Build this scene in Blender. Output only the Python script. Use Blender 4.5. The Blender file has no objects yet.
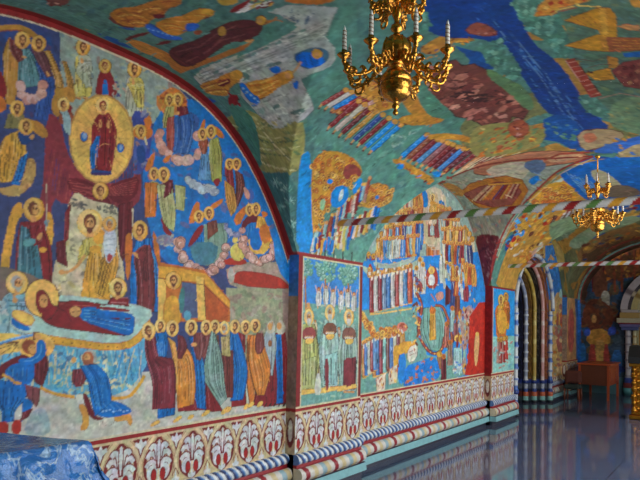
import bpy, bmesh, math, random
import numpy as np
from mathutils import Vector
random.seed(7); RNG = np.random.default_rng(11)
C = bpy.context.scene.collection
PI = math.pi
EYE = 1.51
# ------------------------------------------------------------------ camera numbers (640 x 480 frame)
FPX = 645.0; CYP = 290.0
YAW, PIT, ROL = (math.radians(a) for a in (33.86, 2.54, 1.21))
_cy, _sy, _cp, _sp = math.cos(YAW), math.sin(YAW), math.cos(PIT), math.sin(PIT)
FWD = np.array([-_sy*_cp, _cy*_cp, _sp]); RGT = np.array([_cy, _sy, 0.0]); UPV = np.cross(RGT, FWD)
RGT, UPV = math.cos(ROL)*RGT + math.sin(ROL)*UPV, -math.sin(ROL)*RGT + math.cos(ROL)*UPV
ORG = np.array([0, 0, EYE])
def rays(p):
    p = np.asarray(p, float).reshape(-1, 2)
    return FWD + RGT*((p[:, :1]-320)/FPX) + UPV*((CYP-p[:, 1:])/FPX)
def at_x(p, X):
    d = rays(p); t = X/d[:, 0]; return ORG + d*t[:, None]
def at_y(p, Y):
    d = rays(p); t = Y/d[:, 1]; return ORG + d*t[:, None]
# ------------------------------------------------------------------ the gallery's measures
XW, XR = -3.2, -3.3            # pier faces, recessed bay walls
XC, HW = -1.4, 1.8             # vault axis and half width
ZS = 2.05                      # springing
ZD = 0.745                     # top of the ornamental dado
BAYS = [(-2.42, 1.93, 3.15), (2.5, 1.92, 3.17), (7.42, 1.90, 3.26), (12.25, 1.78, 3.26)]
def arch_z(Y, k, u=1.0):       # lunette curve of bay k at distance u from the axis
    c, h, ap = BAYS[k]
    d = np.clip(np.abs(Y-c)/h, 0, 1.0)
    return ZS + (ap + (3.36-ap)*(1-np.abs(u)) - ZS)*(1-d**3)
def vault(X, Y):
    u = (X-XC)/HW
    z = ZS + 1.28*np.sqrt(np.clip(1-u*u, 0, 1))
    for k in range(4):
        z = np.maximum(z, arch_z(Y, k, np.clip(np.abs(u), 0, 1)))
    return z
def s_of(X):
    return np.where(X < XW, (X-XW)*1.0, np.arccos(np.clip((XC-X)/HW, -1, 1)))
def x_of(s):
    return np.where(s < 0, XW+s, XC-HW*np.cos(np.clip(s, 0, PI)))
TS = np.concatenate([np.linspace(1.2, 9, 1300), np.linspace(9.01, 22, 700)])
def on_vault(p):               # points of the frame -> (Y, s) on the vault
    out = []
    for d in rays(p):
        P = ORG + d*TS[:, None]
        hit = (P[:, 2] > vault(P[:, 0], P[:, 1])) | (P[:, 0] < XR-.03) | (P[:, 1] > 15.2)
        i = int(np.argmax(hit)) if hit.any() else -1
        q = P[i]
        out.append((q[1], float(s_of(np.array(q[0])))))
    return np.array(out)
# ------------------------------------------------------------------ materials
def lin(c):
    c = np.asarray(c, float)/255.0
    return np.where(c <= .04045, c/12.92, ((c+.055)/1.055)**2.4)
def pmat(name, col, rough=.5, metal=0.0, vary=.12, scale=20, bump=0.0, coat=0.0, spec=.5):
    m = bpy.data.materials.new(name); m.use_nodes = True
    nt = m.node_tree; b = nt.nodes['Principled BSDF']
    b.inputs['Roughness'].default_value = rough; b.inputs['Metallic'].default_value = metal
    b.inputs['Coat Weight'].default_value = coat; b.inputs['Specular IOR Level'].default_value = spec
    tc = nt.nodes.new('ShaderNodeTexCoord'); nz = nt.nodes.new('ShaderNodeTexNoise')
    nz.inputs['Scale'].default_value = scale; nz.inputs['Detail'].default_value = 4
    nt.links.new(tc.outputs['Object'], nz.inputs['Vector'])
    mx = nt.nodes.new('ShaderNodeMix'); mx.data_type = 'RGBA'
    L = lin(col)
    mx.inputs[6].default_value = (*(L*(1-vary)), 1); mx.inputs[7].default_value = (*np.clip(L*(1+vary), 0, 1), 1)
    nt.links.new(nz.outputs['Fac'], mx.inputs[0]); nt.links.new(mx.outputs[2], b.inputs['Base Color'])
    if bump:
        bp = nt.nodes.new('ShaderNodeBump'); bp.inputs['Strength'].default_value = bump; bp.inputs['Distance'].default_value = .01
        nt.links.new(nz.outputs['Fac'], bp.inputs['Height']); nt.links.new(bp.outputs['Normal'], b.inputs['Normal'])
    return m
def paint_mat(name, rough=.62, scale=9.0, spec=.3):
    m = bpy.data.materials.new(name); m.use_nodes = True
    nt = m.node_tree; b = nt.nodes['Principled BSDF']
    b.inputs['Roughness'].default_value = rough; b.inputs['Specular IOR Level'].default_value = spec
    at = nt.nodes.new('ShaderNodeVertexColor'); at.layer_name = 'pigment'
    tc = nt.nodes.new('ShaderNodeTexCoord'); nz = nt.nodes.new('ShaderNodeTexNoise')
    nz.inputs['Scale'].default_value = scale; nz.inputs['Detail'].default_value = 8; nz.inputs['Roughness'].default_value = .7
    nt.links.new(tc.outputs['Object'], nz.inputs['Vector'])
    mr = nt.nodes.new('ShaderNodeMapRange'); mr.inputs[1].default_value = .3; mr.inputs[2].default_value = .7
    mr.inputs[3].default_value = .86; mr.inputs[4].default_value = 1.12
    nt.links.new(nz.outputs['Fac'], mr.inputs[0])
    mx = nt.nodes.new('ShaderNodeMix'); mx.data_type = 'RGBA'; mx.blend_type = 'MULTIPLY'; mx.inputs[0].default_value = 1
    nt.links.new(at.outputs['Color'], mx.inputs[6]); nt.links.new(mr.outputs[0], mx.inputs[7])
    nt.links.new(mx.outputs[2], b.inputs['Base Color'])
    bp = nt.nodes.new('ShaderNodeBump'); bp.inputs['Strength'].default_value = .12; bp.inputs['Distance'].default_value = .004
    nt.links.new(nz.outputs['Fac'], bp.inputs['Height']); nt.links.new(bp.outputs['Normal'], b.inputs['Normal'])
    return m
FRESCO = paint_mat('fresco_paint'); GLOSSY_PAINT = paint_mat('painted_moulding', .35, 14, .5)
# ------------------------------------------------------------------ mesh helpers
def link(o, parent=None):
    C.objects.link(o)
    if parent: o.parent = parent
    return o
def tag(o, label=None, cat=None, group=None, kind=None):
    if label: o['label'] = label
    if cat: o['category'] = cat
    if group: o['group'] = group
    if kind: o['kind'] = kind
    return o
def thing(name, loc, label, cat, group=None, rz=0):
    o = bpy.data.objects.new(name, None); o.empty_display_size = .1; link(o)
    o.location = loc; o.rotation_euler = (0, 0, rz)
    return tag(o, label, cat, group)
class MB:
    def __init__(s): s.v = []; s.f = []; s.c = []; s.sm = []
    def add(s, vs, fs, col=None, smooth=False):
        n = len(s.v); s.v += [tuple(map(float, v)) for v in vs]; s.f += [tuple(n+i for i in f) for f in fs]
        s.sm += [smooth]*len(fs)
        s.c += [col if col is not None else (200, 200, 200)]*len(vs) if not (isinstance(col, list)) else col
    def box(s, a, b, col=None, bev=0):
        x0, y0, z0 = a; x1, y1, z1 = b
        if bev:
            e = bev; vs = []; 
            bm = bmesh.new(); bmesh.ops.create_cube(bm, size=1)
            for v in bm.verts: v.co = Vector(((x0+x1)/2+v.co.x*(x1-x0), (y0+y1)/2+v.co.y*(y1-y0), (z0+z1)/2+v.co.z*(z1-z0)))
            bmesh.ops.bevel(bm, geom=bm.edges[:], offset=e, segments=2, affect='EDGES', profile=.5)
            bm.verts.index_update()
            s.add([v.co[:] for v in bm.verts], [[v.index for v in f.verts] for f in bm.faces], col); bm.free(); return
        vs = [(x, y, z) for x in (x0, x1) for y in (y0, y1) for z in (z0, z1)]
        s.add(vs, [(0, 1, 3, 2), (4, 6, 7, 5), (0, 4, 5, 1), (2, 3, 7, 6), (0, 2, 6, 4), (1, 5, 7, 3)], col)
    def lathe(s, prof, n=24, cx=0, cy=0, col=None, cols=None):
        vs = []; fs = []; cl = []
        for i, (r, z) in enumerate(prof):
            for k in range(n):
                a = 2*PI*k/n; vs.append((cx+max(r, 1e-4)*math.cos(a), cy+max(r, 1e-4)*math.sin(a), z))
                cl.append(cols[i] if cols else (col or (200, 200, 200)))
        m = len(prof)
        for i in range(m-1):
            for k in range(n):
                k2 = (k+1) % n; fs.append((i*n+k, i*n+k2, (i+1)*n+k2, (i+1)*n+k))
        fs.append(tuple(range(n))[::-1]); fs.append(tuple((m-1)*n+k for k in range(n)))
        s.add(vs, fs, cl, True)
    def tube(s, pts, r, n=8, col=None):
        P = [Vector(p) for p in pts]; m = len(P); vs = []; fs = []
        up = None
        for i in range(m):
            t = (P[min(i+1, m-1)]-P[max(i-1, 0)]).normalized()
            if up is None:
                up = t.orthogonal().normalized()
            up = (up - t*up.dot(t)).normalized(); w = t.cross(up)
            rr = r[i] if hasattr(r, '__len__') else r
            for k in range(n):
                a = 2*PI*k/n; vs.append(P[i]+(up*math.cos(a)+w*math.sin(a))*rr)
        for i in range(m-1):
            for k in range(n):
                k2 = (k+1) % n; fs.append((i*n+k, i*n+k2, (i+1)*n+k2, (i+1)*n+k))
        fs.append(tuple(range(n))[::-1]); fs.append(tuple((m-1)*n+k for k in range(n)))
        s.add(vs, fs, col, True)
    def ball(s, c, r, col=None, n=12):
        prof = [(r*math.sin(PI*i/n), c[2]-r*math.cos(PI*i/n)) for i in range(n+1)]
        s.lathe(prof, 14, c[0], c[1], col)
    def build(s, name, mat, parent=None, pig=False):
        me = bpy.data.meshes.new(name); me.from_pydata(s.v, [], s.f); me.update()
        me.polygons.foreach_set('use_smooth', s.sm)
        if pig:
            a = me.color_attributes.new('pigment', 'FLOAT_COLOR', 'POINT')
            cc = np.ones((len(s.v), 4)); cc[:, :3] = lin(np.array(s.c)); a.data.foreach_set('color', cc.ravel())
        me.materials.append(mat)
        o = bpy.data.objects.new(name, me); return link(o, parent)
def grid_obj(name, P, COL, mat, mask=None, smooth=True, parent=None, rim=None):
    """P (n,m,3) vertices, COL (n,m,3) linear pigment; mask (n-1,m-1) keeps faces; rim = offset of a back edge"""
    n, m = P.shape[:2]
    idx = np.arange(n*m).reshape(n, m)
    q = np.stack([idx[:-1, :-1], idx[:-1, 1:], idx[1:, 1:], idx[1:, :-1]], -1).reshape(-1, 4)
    if mask is not None: q = q[mask.reshape(-1)]
    V = P.reshape(-1, 3); K = COL.reshape(-1, 3)
    if rim is not None:                       # close the open edges back into the wall
        e = np.concatenate([q[:, [0, 1]], q[:, [1, 2]], q[:, [2, 3]], q[:, [3, 0]]])
        key = np.sort(e, 1); kk = key[:, 0].astype(np.int64)*(n*m)+key[:, 1]
        u, inv, cnt = np.unique(kk, return_inverse=True, return_counts=True)
        be = e[cnt[inv] == 1]
        bv = np.unique(be); mp = -np.ones(n*m, int); mp[bv] = np.arange(len(bv))+n*m
        V = np.concatenate([V, V[bv]+np.asarray(rim)]); K = np.concatenate([K, K[bv]])
        q = np.concatenate([q, np.stack([be[:, 1], be[:, 0], mp[be[:, 0]], mp[be[:, 1]]], -1)])
    used = np.unique(q); mp = -np.ones(len(V), int); mp[used] = np.arange(len(used))
    V = V[used]; K = K[used]; q = mp[q]
    me = bpy.data.meshes.new(name)
    me.vertices.add(len(V)); me.vertices.foreach_set('co', V.astype(np.float32).ravel())
    me.loops.add(q.size); me.loops.foreach_set('vertex_index', q.astype(np.int32).ravel())
    me.polygons.add(len(q)); me.polygons.foreach_set('loop_start', np.arange(0, q.size, 4, dtype=np.int32))
    me.polygons.foreach_set('use_smooth', np.full(len(q), smooth))
    me.update(calc_edges=True); me.validate()
    a = me.color_attributes.new('pigment', 'FLOAT_COLOR', 'POINT')
    cc = np.ones((len(V), 4), np.float32); cc[:, :3] = K; a.data.foreach_set('color', cc.ravel())
    me.materials.append(mat)
    return link(bpy.data.objects.new(name, me), parent)
# ------------------------------------------------------------------ painter: pigment laid on a surface's own (u, v) chart
def vnoise(n, m, cell, rng=RNG):
    gn, gm = int(n/cell)+3, int(m/cell)+3
    g = rng.random((gn, gm)); y = np.arange(n)/cell; x = np.arange(m)/cell
    yi, xi = y.astype(int), x.astype(int); fy, fx = y-yi, x-xi
    fy, fx = fy*fy*(3-2*fy), fx*fx*(3-2*fx)
    a = g[yi][:, xi]*(1-fx)+g[yi][:, xi+1]*fx; b = g[yi+1][:, xi]*(1-fx)+g[yi+1][:, xi+1]*fx
    return a*(1-fy[:, None])+b*fy[:, None]
class Canvas:
    def __init__(s, u0, u1, v0, v1, du, dv, base, chart):
        s.u0, s.v0, s.du, s.dv = u0, v0, du/2, dv/2
        s.nu, s.nv = 2*int(round((u1-u0)/du))+1, 2*int(round((v1-v0)/dv))+1
        s.du = (u1-u0)/(s.nu-1); s.dv = (v1-v0)/(s.nv-1)
        s.a = np.empty((s.nv, s.nu, 3), np.float32); s.a[:] = base; s.chart = chart; s.warp = .25
        s.u = u0+np.arange(s.nu)*s.du; s.v = v0+np.arange(s.nv)*s.dv
    def fill(s, uv, col):
        x = (uv[:, 0]-s.u0)/s.du; y = (uv[:, 1]-s.v0)/s.dv
        x0, x1 = max(0, int(x.min())), min(s.nu-1, int(x.max())+1); y0, y1 = max(0, int(y.min())), min(s.nv-1, int(y.max())+1)
        if x1 < x0 or y1 < y0: return
        gx = np.arange(x0, x1+1)[None, :]
        gy = np.arange(y0, y1+1)[:, None]+.013
        ins = np.zeros((y1-y0+1, x1-x0+1), bool)
        X2, Y2 = np.roll(x, -1), np.roll(y, -1)
        for a, b, c, d in zip(x, y, X2, Y2):
            if b == d: continue
            lo, hi = (b, d) if b < d else (d, b)
            r0, r1 = max(y0, int(math.floor(lo))-1), min(y1, int(hi)+1)
            if r1 < r0: continue
            sl = slice(r0-y0, r1-y0+1); yy = gy[sl]
            cr = (b > yy) != (d > yy)
            ins[sl] ^= cr & (gx < a+(yy-b)*(c-a)/(d-b))
        s.a[y0:y1+1, x0:x1+1][ins] = col
    def mottle(s, amt=.10, cells=((5, 22), (40, 14))):
        f = np.ones((s.nv, s.nu))
        for i, (cv, cu) in enumerate(cells): f += (vnoise(s.nv, s.nu, min(cv, cu))-.5)*amt*2
        s.a *= f[..., None]; np.clip(s.a, 4, 255, out=s.a)
    def done(s, step=2):
        w = s.warp
        yy, xx = np.mgrid[0:s.nv, 0:s.nu].astype(float)
        if w:
            xx += (vnoise(s.nv, s.nu, 9)-.5)*4.2*w+(vnoise(s.nv, s.nu, 3.5)-.5)*2.2*w; yy += (vnoise(s.nv, s.nu, 9)-.5)*4.2*w+(vnoise(s.nv, s.nu, 3.5)-.5)*2.2*w
        src = s.a[np.clip(np.rint(yy).astype(int), 0, s.nv-1), np.clip(np.rint(xx).astype(int), 0, s.nu-1)]
        if w:
            src = src*(1+(vnoise(s.nv, s.nu, 5)-.5)*.13+(vnoise(s.nv, s.nu, 2.2)-.5)*.10)[..., None]
            for c in range(3): src[..., c] *= 1+(vnoise(s.nv, s.nu, 14)-.5)*.08
            src = np.clip(src, 5, 250)
        a = lin(src)
        p = np.pad(a, ((1, 1), (1, 1), (0, 0)), 'edge')
        b = (p[:-2, 1:-1]+p[2:, 1:-1]+p[1:-1, :-2]+p[1:-1, 2:]+4*p[1:-1, 1:-1])/8
        return b[::step, ::step], s.u[::step], s.v[::step]
TG = []                         # canvases being painted
CHART = [None]
def use(*c): TG[:] = c; CHART[0] = c[0].chart
def _pts(t):
    if isinstance(t, str): t = [tuple(map(float, q.split(','))) for q in t.split()]
    return np.array(t, float)
def _dens(p, step=5.0):
    out = []
    for a, b in zip(p, np.roll(p, -1, 0)):
        n = max(1, int(np.hypot(*(b-a))/step)); out += [a+(b-a)*k/n for k in range(n)]
    return np.array(out)
def _chai(p, n=1):
    for _ in range(n):
        q = np.roll(p, -1, 0); p = np.stack([p*.75+q*.25, p*.25+q*.75], 1).reshape(-1, 2)
    return p
TR = [None]; SCL = [None]
def Z(*a): SCL[0] = a or None
def raw(col, p):
    if TR[0]:
        x0, y0, a = TR[0]; c, s = math.cos(a), math.sin(a); p = np.asarray(p, float)-(x0, y0); p = np.stack([p[:, 0]*c-p[:, 1]*s+x0, p[:, 0]*s+p[:, 1]*c+y0], 1)
    if SCL[0]: p = np.asarray(p, float)/SCL[0][2]+SCL[0][:2]
    uv = CHART[0](_dens(p, 4.0))
    for c in TG: c.fill(uv, K[col] if isinstance(col, str) else col)
def P(col, t, sm=1, out=None, ow=.7):
    p = _pts(t)
    if sm: p = _chai(p, sm)
    if out: L(out, ow*2, np.vstack([p, p[:1]]))
    raw(col, p)
def E(col, x, y, rx, ry=None, rot=0, out=None, n=18):
    ry = ry or rx; a = np.arange(n)*2*PI/n; c, s = math.cos(rot), math.sin(rot)
    q = lambda k: np.stack([x+(rx+k)*np.cos(a)*c-(ry+k)*np.sin(a)*s, y+(rx+k)*np.cos(a)*s+(ry+k)*np.sin(a)*c], 1)
    if out: raw(out, q(min(.8, .14*ry)))
    raw(col, q(0))
def L(col, w, t):
    p = _pts(t)
    if len(p) < 2: return
    d = np.gradient(p, axis=0); n = np.stack([-d[:, 1], d[:, 0]], 1); n /= np.maximum(1e-6, np.hypot(n[:, 0], n[:, 1]))[:, None]
    raw(col, np.vstack([p+n*w/2, (p-n*w/2)[::-1]]))
def curve(t, n=8):             # smooth open curve through the points
    p = _pts(t); out = []
    for i in range(len(p)-1):
        a, b, c, d = p[max(i-1, 0)], p[i], p[i+1], p[min(i+2, len(p)-1)]
        for k in range(n):
            s = k/n; out.append(.5*(2*b+(c-a)*s+(2*a-5*b+4*c-d)*s*s+(3*b-a-3*c+d)*s**3))
    return np.array(out+[p[-1]])
K = dict(blu=(6,104,180), sky=(22,124,196), dbl=(32,66,122), vio=(58,68,112), tea=(92,146,138), ptl=(160,190,182), gol=(216,158,58), lgo=(232,184,92),
  yel=(206,184,92), och=(186,132,56), ora=(200,112,42), red=(176,46,34), drd=(132,32,36), mar=(104,28,36), brn=(104,56,40), dbr=(62,36,30), crm=(212,196,160),
  wht=(216,214,204), gry=(164,164,152), pnk=(194,138,122), skn=(208,150,88), dsk=(150,92,48), olv=(150,148,84), grn=(104,142,104), dgr=(56,98,88), gwa=(150,152,120), blk=(34,26,28), rus=(150,74,46), npk=(176,116,96))
def dk(c, f=.66): return tuple(np.array(K[c] if isinstance(c, str) else c)*f)
def lt(c, f=.35):
    c = np.array(K[c] if isinstance(c, str) else c, float); return tuple(c+(245-c)*f)
def head(x, y, r, a=1.0, hair='brn', beard=True, halo='gol', look=0):
    if halo: E(dk(halo, .55), x, y, r*a+min(.6, .08*r), r+min(.6, .08*r)); E(halo, x, y, r*a, r)
    if r > 6 and halo: E(lt(halo, .18), x-.1*r*a, y-.1*r, r*a*.86, r*.86)
    P('skn', [(x-.2*r*a, y+.3*r), (x+.2*r*a, y+.3*r), (x+.3*r*a, y+1.05*r), (x-.3*r*a, y+1.05*r)], 0)
    E(hair, x-look*.06*r*a, y-.08*r, r*a*.50, r*.58)
    fx = x+look*r*a*.12
    E('dsk', fx, y+.08*r, r*a*.37, r*.5); E('skn', fx+.05*r*a, y+.04*r, r*a*.30, r*.42)
    if beard: P(hair, [(fx-.34*r*a, y+.22*r), (fx-.1*r*a, y+.36*r), (fx+.14*r*a, y+.36*r), (fx+.34*r*a, y+.2*r), (fx+.2*r*a, y+.66*r), (fx, y+.80*r), (fx-.2*r*a, y+.68*r)])
    if r > 5:
        for sx in (-1, 1): E('dbr', fx+sx*.15*r*a, y-.02*r, .07*r*a+.12, .05*r+.08, n=8); L('dbr', .08*r, [(fx+sx*.06*r*a, y-.12*r), (fx+sx*.24*r*a, y-.1*r)])
        L('dsk', .07*r, [(fx, y-.05*r), (fx+.04*r*a, y+.18*r)]); L(lt('skn', .4), .06*r, [(fx-.06*r*a, y-.28*r), (fx+.12*r*a, y-.28*r)])
def fig(x, y, r, foot, robe, mantle=None, a=.8, w=1.25, lean=0, hair='brn', beard=True, halo='gol', feet=True, look=0, side=1, folds=True):
    h = foot-y; W = r*a*w; xb = x+lean; u = random.uniform; big = r > 4.5
    j = [u(-.14, .14)*W for _ in range(6)]
    pts = [(x-.3*r*a, y+.75*r), (x-W*.8, y+1.1*r), (x-W*1.02+j[0], y+1.7*r+h*.06), (x-W*.92+lean*.3+j[1], y+h*.5), (xb-W*1.0+j[2], foot-h*.05), (xb-W*.4, foot-h*.02), (xb, foot-h*.05), (xb+W*.5, foot-h*.015), (xb+W*1.0+j[3], foot-h*.06), (x+W*.95+lean*.3+j[4], y+h*.5), (x+W*1.02+j[5], y+1.7*r+h*.06), (x+W*.8, y+1.1*r), (x+.3*r*a, y+.75*r)]
    if feet:
        for sx in (-.5, .35): E('skn', xb+sx*W, foot, .36*W, max(1, .17*r), .35); E('dsk', xb+sx*W-.1*W, foot+.1*r, .3*W, .08*r, .35)
    P(robe, pts, 1, out=dk(robe, .5), ow=.3)
    def drape(c, n, xa, xc, ya, yb, ww):
        for q in range(n):
            k = u(-1, 1); m = u(.3, .7); x1 = xa+(xc-xa)*(k+1)/2
            L(random.choice([dk(c, .58), dk(c, .75), lt(c, .12), lt(c, .24), dk(c, .66)]), u(.6, 1.2)*ww, curve([(x1*.6+x*.4+u(-.1, .1)*W, ya+u(0, .15)*h), (x1+u(-.18, .18)*W, ya+(yb-ya)*m), (x1+lean*.6+u(-.1, .1)*W, yb-u(0, .12)*h)], 4))
    if folds: drape(robe, 11 if big else 5, x-W*.9, x+W*.9, y+1.3*r, foot-h*.03, max(.45, .13*r))
    if mantle:
        s = side; e = u(-.1, .1)*h
        mp = [(x-s*W*.7, y+1.05*r), (x+s*W*.2, y+.95*r), (x+s*W*.85, y+1.1*r), (x+s*W*1.14, y+1.9*r+h*.08), (x+s*W*1.04+lean*.4, y+h*.5), (xb+s*W*1.02, foot-h*.17), (xb+s*W*.7, foot-h*.24), (xb+s*W*.4, foot-h*.18), (xb+s*W*.1, foot-h*.3), (x+lean*.3-s*W*.5, y+h*.5+e), (x-s*W*.95, y+h*.38+e), (x-s*W*.4, y+h*.3)]
        P(mantle, mp, 1, out=dk(mantle, .5), ow=.3)
        if folds:
            drape(mantle, 10 if big else 4, x-s*W*.1, x+s*W*1.0, y+1.3*r, foot-h*.22, max(.45, .13*r))
            for q in range(3): L(random.choice([dk(mantle, .6), lt(mantle, .35)]), max(.4, .1*r), [(x+s*W*.8, y+1.5*r+q*.5*r), (x-s*W*(.7-.2*q), y+h*.36+e+q*.4*r)])
    sh = mantle or robe
    if big:
        P(dk(sh, .85), [(x+side*W*.95, y+1.6*r), (x+side*W*1.1, y+h*.32), (x+side*W*.2, y+h*.34), (x-side*W*.1, y+h*.26), (x+side*W*.5, y+h*.25)], 1); L(lt(sh, .3), .12*r, [(x+side*W*.9, y+h*.31), (x+side*W*.15, y+h*.31)])
        E('skn', x-side*W*.12, y+h*.28, .22*r*a+.2, .24*r+.2); L('skn', .2*r, [(x-side*W*.12, y+h*.28), (x-side*W*.2, y+h*.28-.5*r)])
    head(x, y, r, a, hair, beard, halo, look)
def strokes(box, n, ln, w=.9, ang=None, amp=.3):
    amp *= .6; n = int(n*.7)      # broken brushwork in the colours already laid down
    x0, y0, x1, y1 = box
    for _ in range(n):
        x, y = random.uniform(x0, x1), random.uniform(y0, y1); uv = CHART[0](np.array([(x, y)]))[0]
        for c in TG:
            i, j = int((uv[1]-c.v0)/c.dv), int((uv[0]-c.u0)/c.du)
            if 0 <= i < c.nv and 0 <= j < c.nu:
                col = c.a[i, j].copy(); f = random.choice([1-amp*1.2, 1-amp*.7, 1+amp*.5, 1+amp]); col = np.clip(col*f+random.uniform(-8, 12), 5, 245)
                a = (random.uniform(0, PI) if ang is None else ang+random.uniform(-.3, .3)); q = ln*random.uniform(.5, 1.3)/2
                k = random.uniform(-.35, .35)*q
                L(tuple(col), w*random.uniform(.6, 1.4), [(x-q*math.cos(a), y-q*math.sin(a)), (x-k*math.sin(a), y+k*math.cos(a)), (x+q*math.cos(a), y+q*math.sin(a))]); break
def wing(col, t):
    p = _pts(t); P(col, p, 1, out='brn', ow=.4); c = p.mean(0)
    for q in _chai(p)[::2]: L(dk(col, .72), .5, [c, c*.3+q*.7])
def flock(x0, x1, ya, yb, n, cols, r, h, a=.5, jit=1.0, halo='gol', rng=random):
    for i in range(n):
        t = (i+.5)/n; x = x0+(x1-x0)*t+rng.uniform(-.4, .4)*jit; y = ya+(yb-ya)*t+rng.uniform(-1, 1)*jit
        c = rng.choice(cols); c = K[c] if isinstance(c, str) else c; c = tuple(np.array(c)*rng.uniform(.85, 1.1)); L(c, max(2.6, 2.2*r*a), [(x, y+r*.8), (x+rng.uniform(-.5, .5), y+h)]); L(dk(c, .7), .5, [(x+.3*r*a, y+r), (x+.3*r*a, y+h)]); L(lt(c), .45, [(x-.5*r*a, y+r), (x-.4*r*a, y+h)])
        E(halo, x, y, r*a, r, n=10, out='brn'); E(rng.choice(['skn', 'skn', 'dsk']), x, y+.15*r, r*a*.5, r*.5, n=8)
def dabs(poly, n, cols, size=2.2, asp=.45, ang=None, rng=random):
    p = _pts(poly); x0, y0 = p.min(0); x1, y1 = p.max(0); k = 0
    for _ in range(n*4):
        x, y = rng.uniform(x0, x1), rng.uniform(y0, y1); ins = False
        for (a, b), (c, d) in zip(p, np.roll(p, -1, 0)):
            if (b > y) != (d > y) and x < a+(y-b)*(c-a)/(d-b): ins = not ins
        if ins:
            s = size*rng.uniform(.6, 1.3); E(rng.choice(cols), x, y, s, s*asp, rng.uniform(0, PI) if ang is None else ang+rng.uniform(-.25, .25), n=7); k += 1
            if k >= n: return
def tree(x, y, rx, ry, n=26):
    E(dgr_c, x, y, rx, ry)
    for _ in range(n):
        t = random.uniform(0, 6.28); q = random.random()**.5
        E(random.choice([(120,160,120), (150,184,150), (84,128,104)]), x+rx*q*math.cos(t), y+ry*q*math.sin(t), rx*.18+.6, rx*.14+.5, t, n=7)
dgr_c = (84, 130, 108)
def _res(t, m=12):
    c = curve(t, 6); return c[np.rint(np.linspace(0, len(c)-1, m)).astype(int)]
def DR(c, l, r, n=9, w=3.0, out=True, amp=1.0):    # a length of cloth between two edges, with folds running down it
    A, B = _res(l), _res(r)
    pts = np.vstack([A, B[::-1]])
    if out: L(dk(c, .42), w*.55, np.vstack([pts, pts[:1]]))
    raw(c, pts)
    for q in range(n):
        k0 = (q+random.uniform(.1, .9))/n; k1 = np.clip(k0+random.uniform(-.12, .12), .04, .96); i0 = random.choice([0, 0, 1, 2, 4]); i1 = random.choice([12, 11, 10, 8])
        t = np.linspace(k0, k1, 12)[:, None]; line = (A*(1-t)+B*t)[i0:i1]
        f = random.choice([dk(c, 1-.34*amp), dk(c, 1-.48*amp), lt(c, .12*amp), lt(c, .24*amp), dk(c, 1-.25*amp)])
        L(f, w*random.uniform(.35, .8), line)
def halos(poly, n, r, a=.8, cols=('gol', 'lgo', 'ora')):
    q = _pts(poly); x0, y0 = q.min(0); x1, y1 = q.max(0); k = 0
    pts = []
    for _ in range(n*6):
        x, y = random.uniform(x0, x1), random.uniform(y0, y1); ins = False
        for (ax, b), (c, d) in zip(q, np.roll(q, -1, 0)):
            if (b > y) != (d > y) and x < ax+(y-b)*(c-ax)/(d-b): ins = not ins
        if ins: pts.append((y, x))
        if len(pts) >= n: break
    for y, x in sorted(pts):
        E('rus', x, y, r*a+.35, r+.35, n=9); E(random.choice(cols), x, y, r*a, r, n=9); E(random.choice(['brn', 'dsk', 'rus']), x+.2, y+.1*r, r*a*.5, r*.55, n=7); E('skn', x+.3, y+.25*r, r*a*.28, r*.35, n=6)
def cloud(col, t, w):           # scalloped garland of cloud along a curve
    q = curve(t, 5); p = []
    for i in range(0, len(q), 2):
        p.append((q[i][0]+random.uniform(-.22, .22)*w, q[i][1]+random.uniform(-.22, .22)*w, w*random.uniform(.45, .68)))
    for x, y, r in p: E(dk(col, .5), x, y, r+.5, r+.5, n=12)
    for x, y, r in p:
        c = lt(col, random.uniform(-.05, .35)); E(c, x, y, r, r*.95, n=12)
        a = random.uniform(0, 6.28); L(dk(col, .62), .8, [(x+.7*r*math.cos(a+k*.5), y+.7*r*math.sin(a+k*.5)) for k in range(6)]); L(lt(col, .6), .7, [(x+.35*r*math.cos(a+2+k*.5), y+.35*r*math.sin(a+2+k*.5)) for k in range(5)])
# ================================================================== PAINTINGS
chart_recess = lambda p: at_x(p, XR)[:, 1:]
chart_pier = lambda p: at_x(p, XW)[:, 1:]
W1 = Canvas(0.45, 4.44, ZD, 3.22, .008, .0065, K['vio'], chart_recess)
P1 = Canvas(4.44, 5.52, ZD, 2.16, .009, .006, K['tea'], chart_pier)
W2 = Canvas(5.40, 9.36, ZD, 3.30, .0125, .008, K['sky'], chart_recess)
P2 = Canvas(9.34, 10.44, ZD, 2.16, .02, .009, K['sky'], chart_pier)
# ---------------- first bay: the woman on the bier
use(W1)
P('vio', '-60,-20 300,-20 300,330 -60,330', 0)
P((54,70,124), '0,20 60,30 62,120 0,120', 0)
dabs('-40,20 70,25 75,200 -40,240', 130, [(48,70,126), (66,64,118), (82,68,110), (48,82,134)], 6)  # blues kept darker at upper left, painting in the daylight's fall-off
P((146,158,146), '48,25 90,36 125,54 170,80 200,110 190,130 150,122 60,122 54,60')
dabs('50,26 120,50 185,95 180,120 60,120', 90, [(160,166,142), (134,150,144), (176,160,120), (120,140,150), (150,130,120)], 4)
P((26,110,178), '170,95 215,105 250,160 280,235 285,262 210,262 160,270 140,190 150,130')
dabs('150,110 215,120 250,170 280,240 280,262 150,262', 110, [(26,108,180), (36,124,192), (66,92,150), (30,100,170), (88,100,148)], 5)
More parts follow.
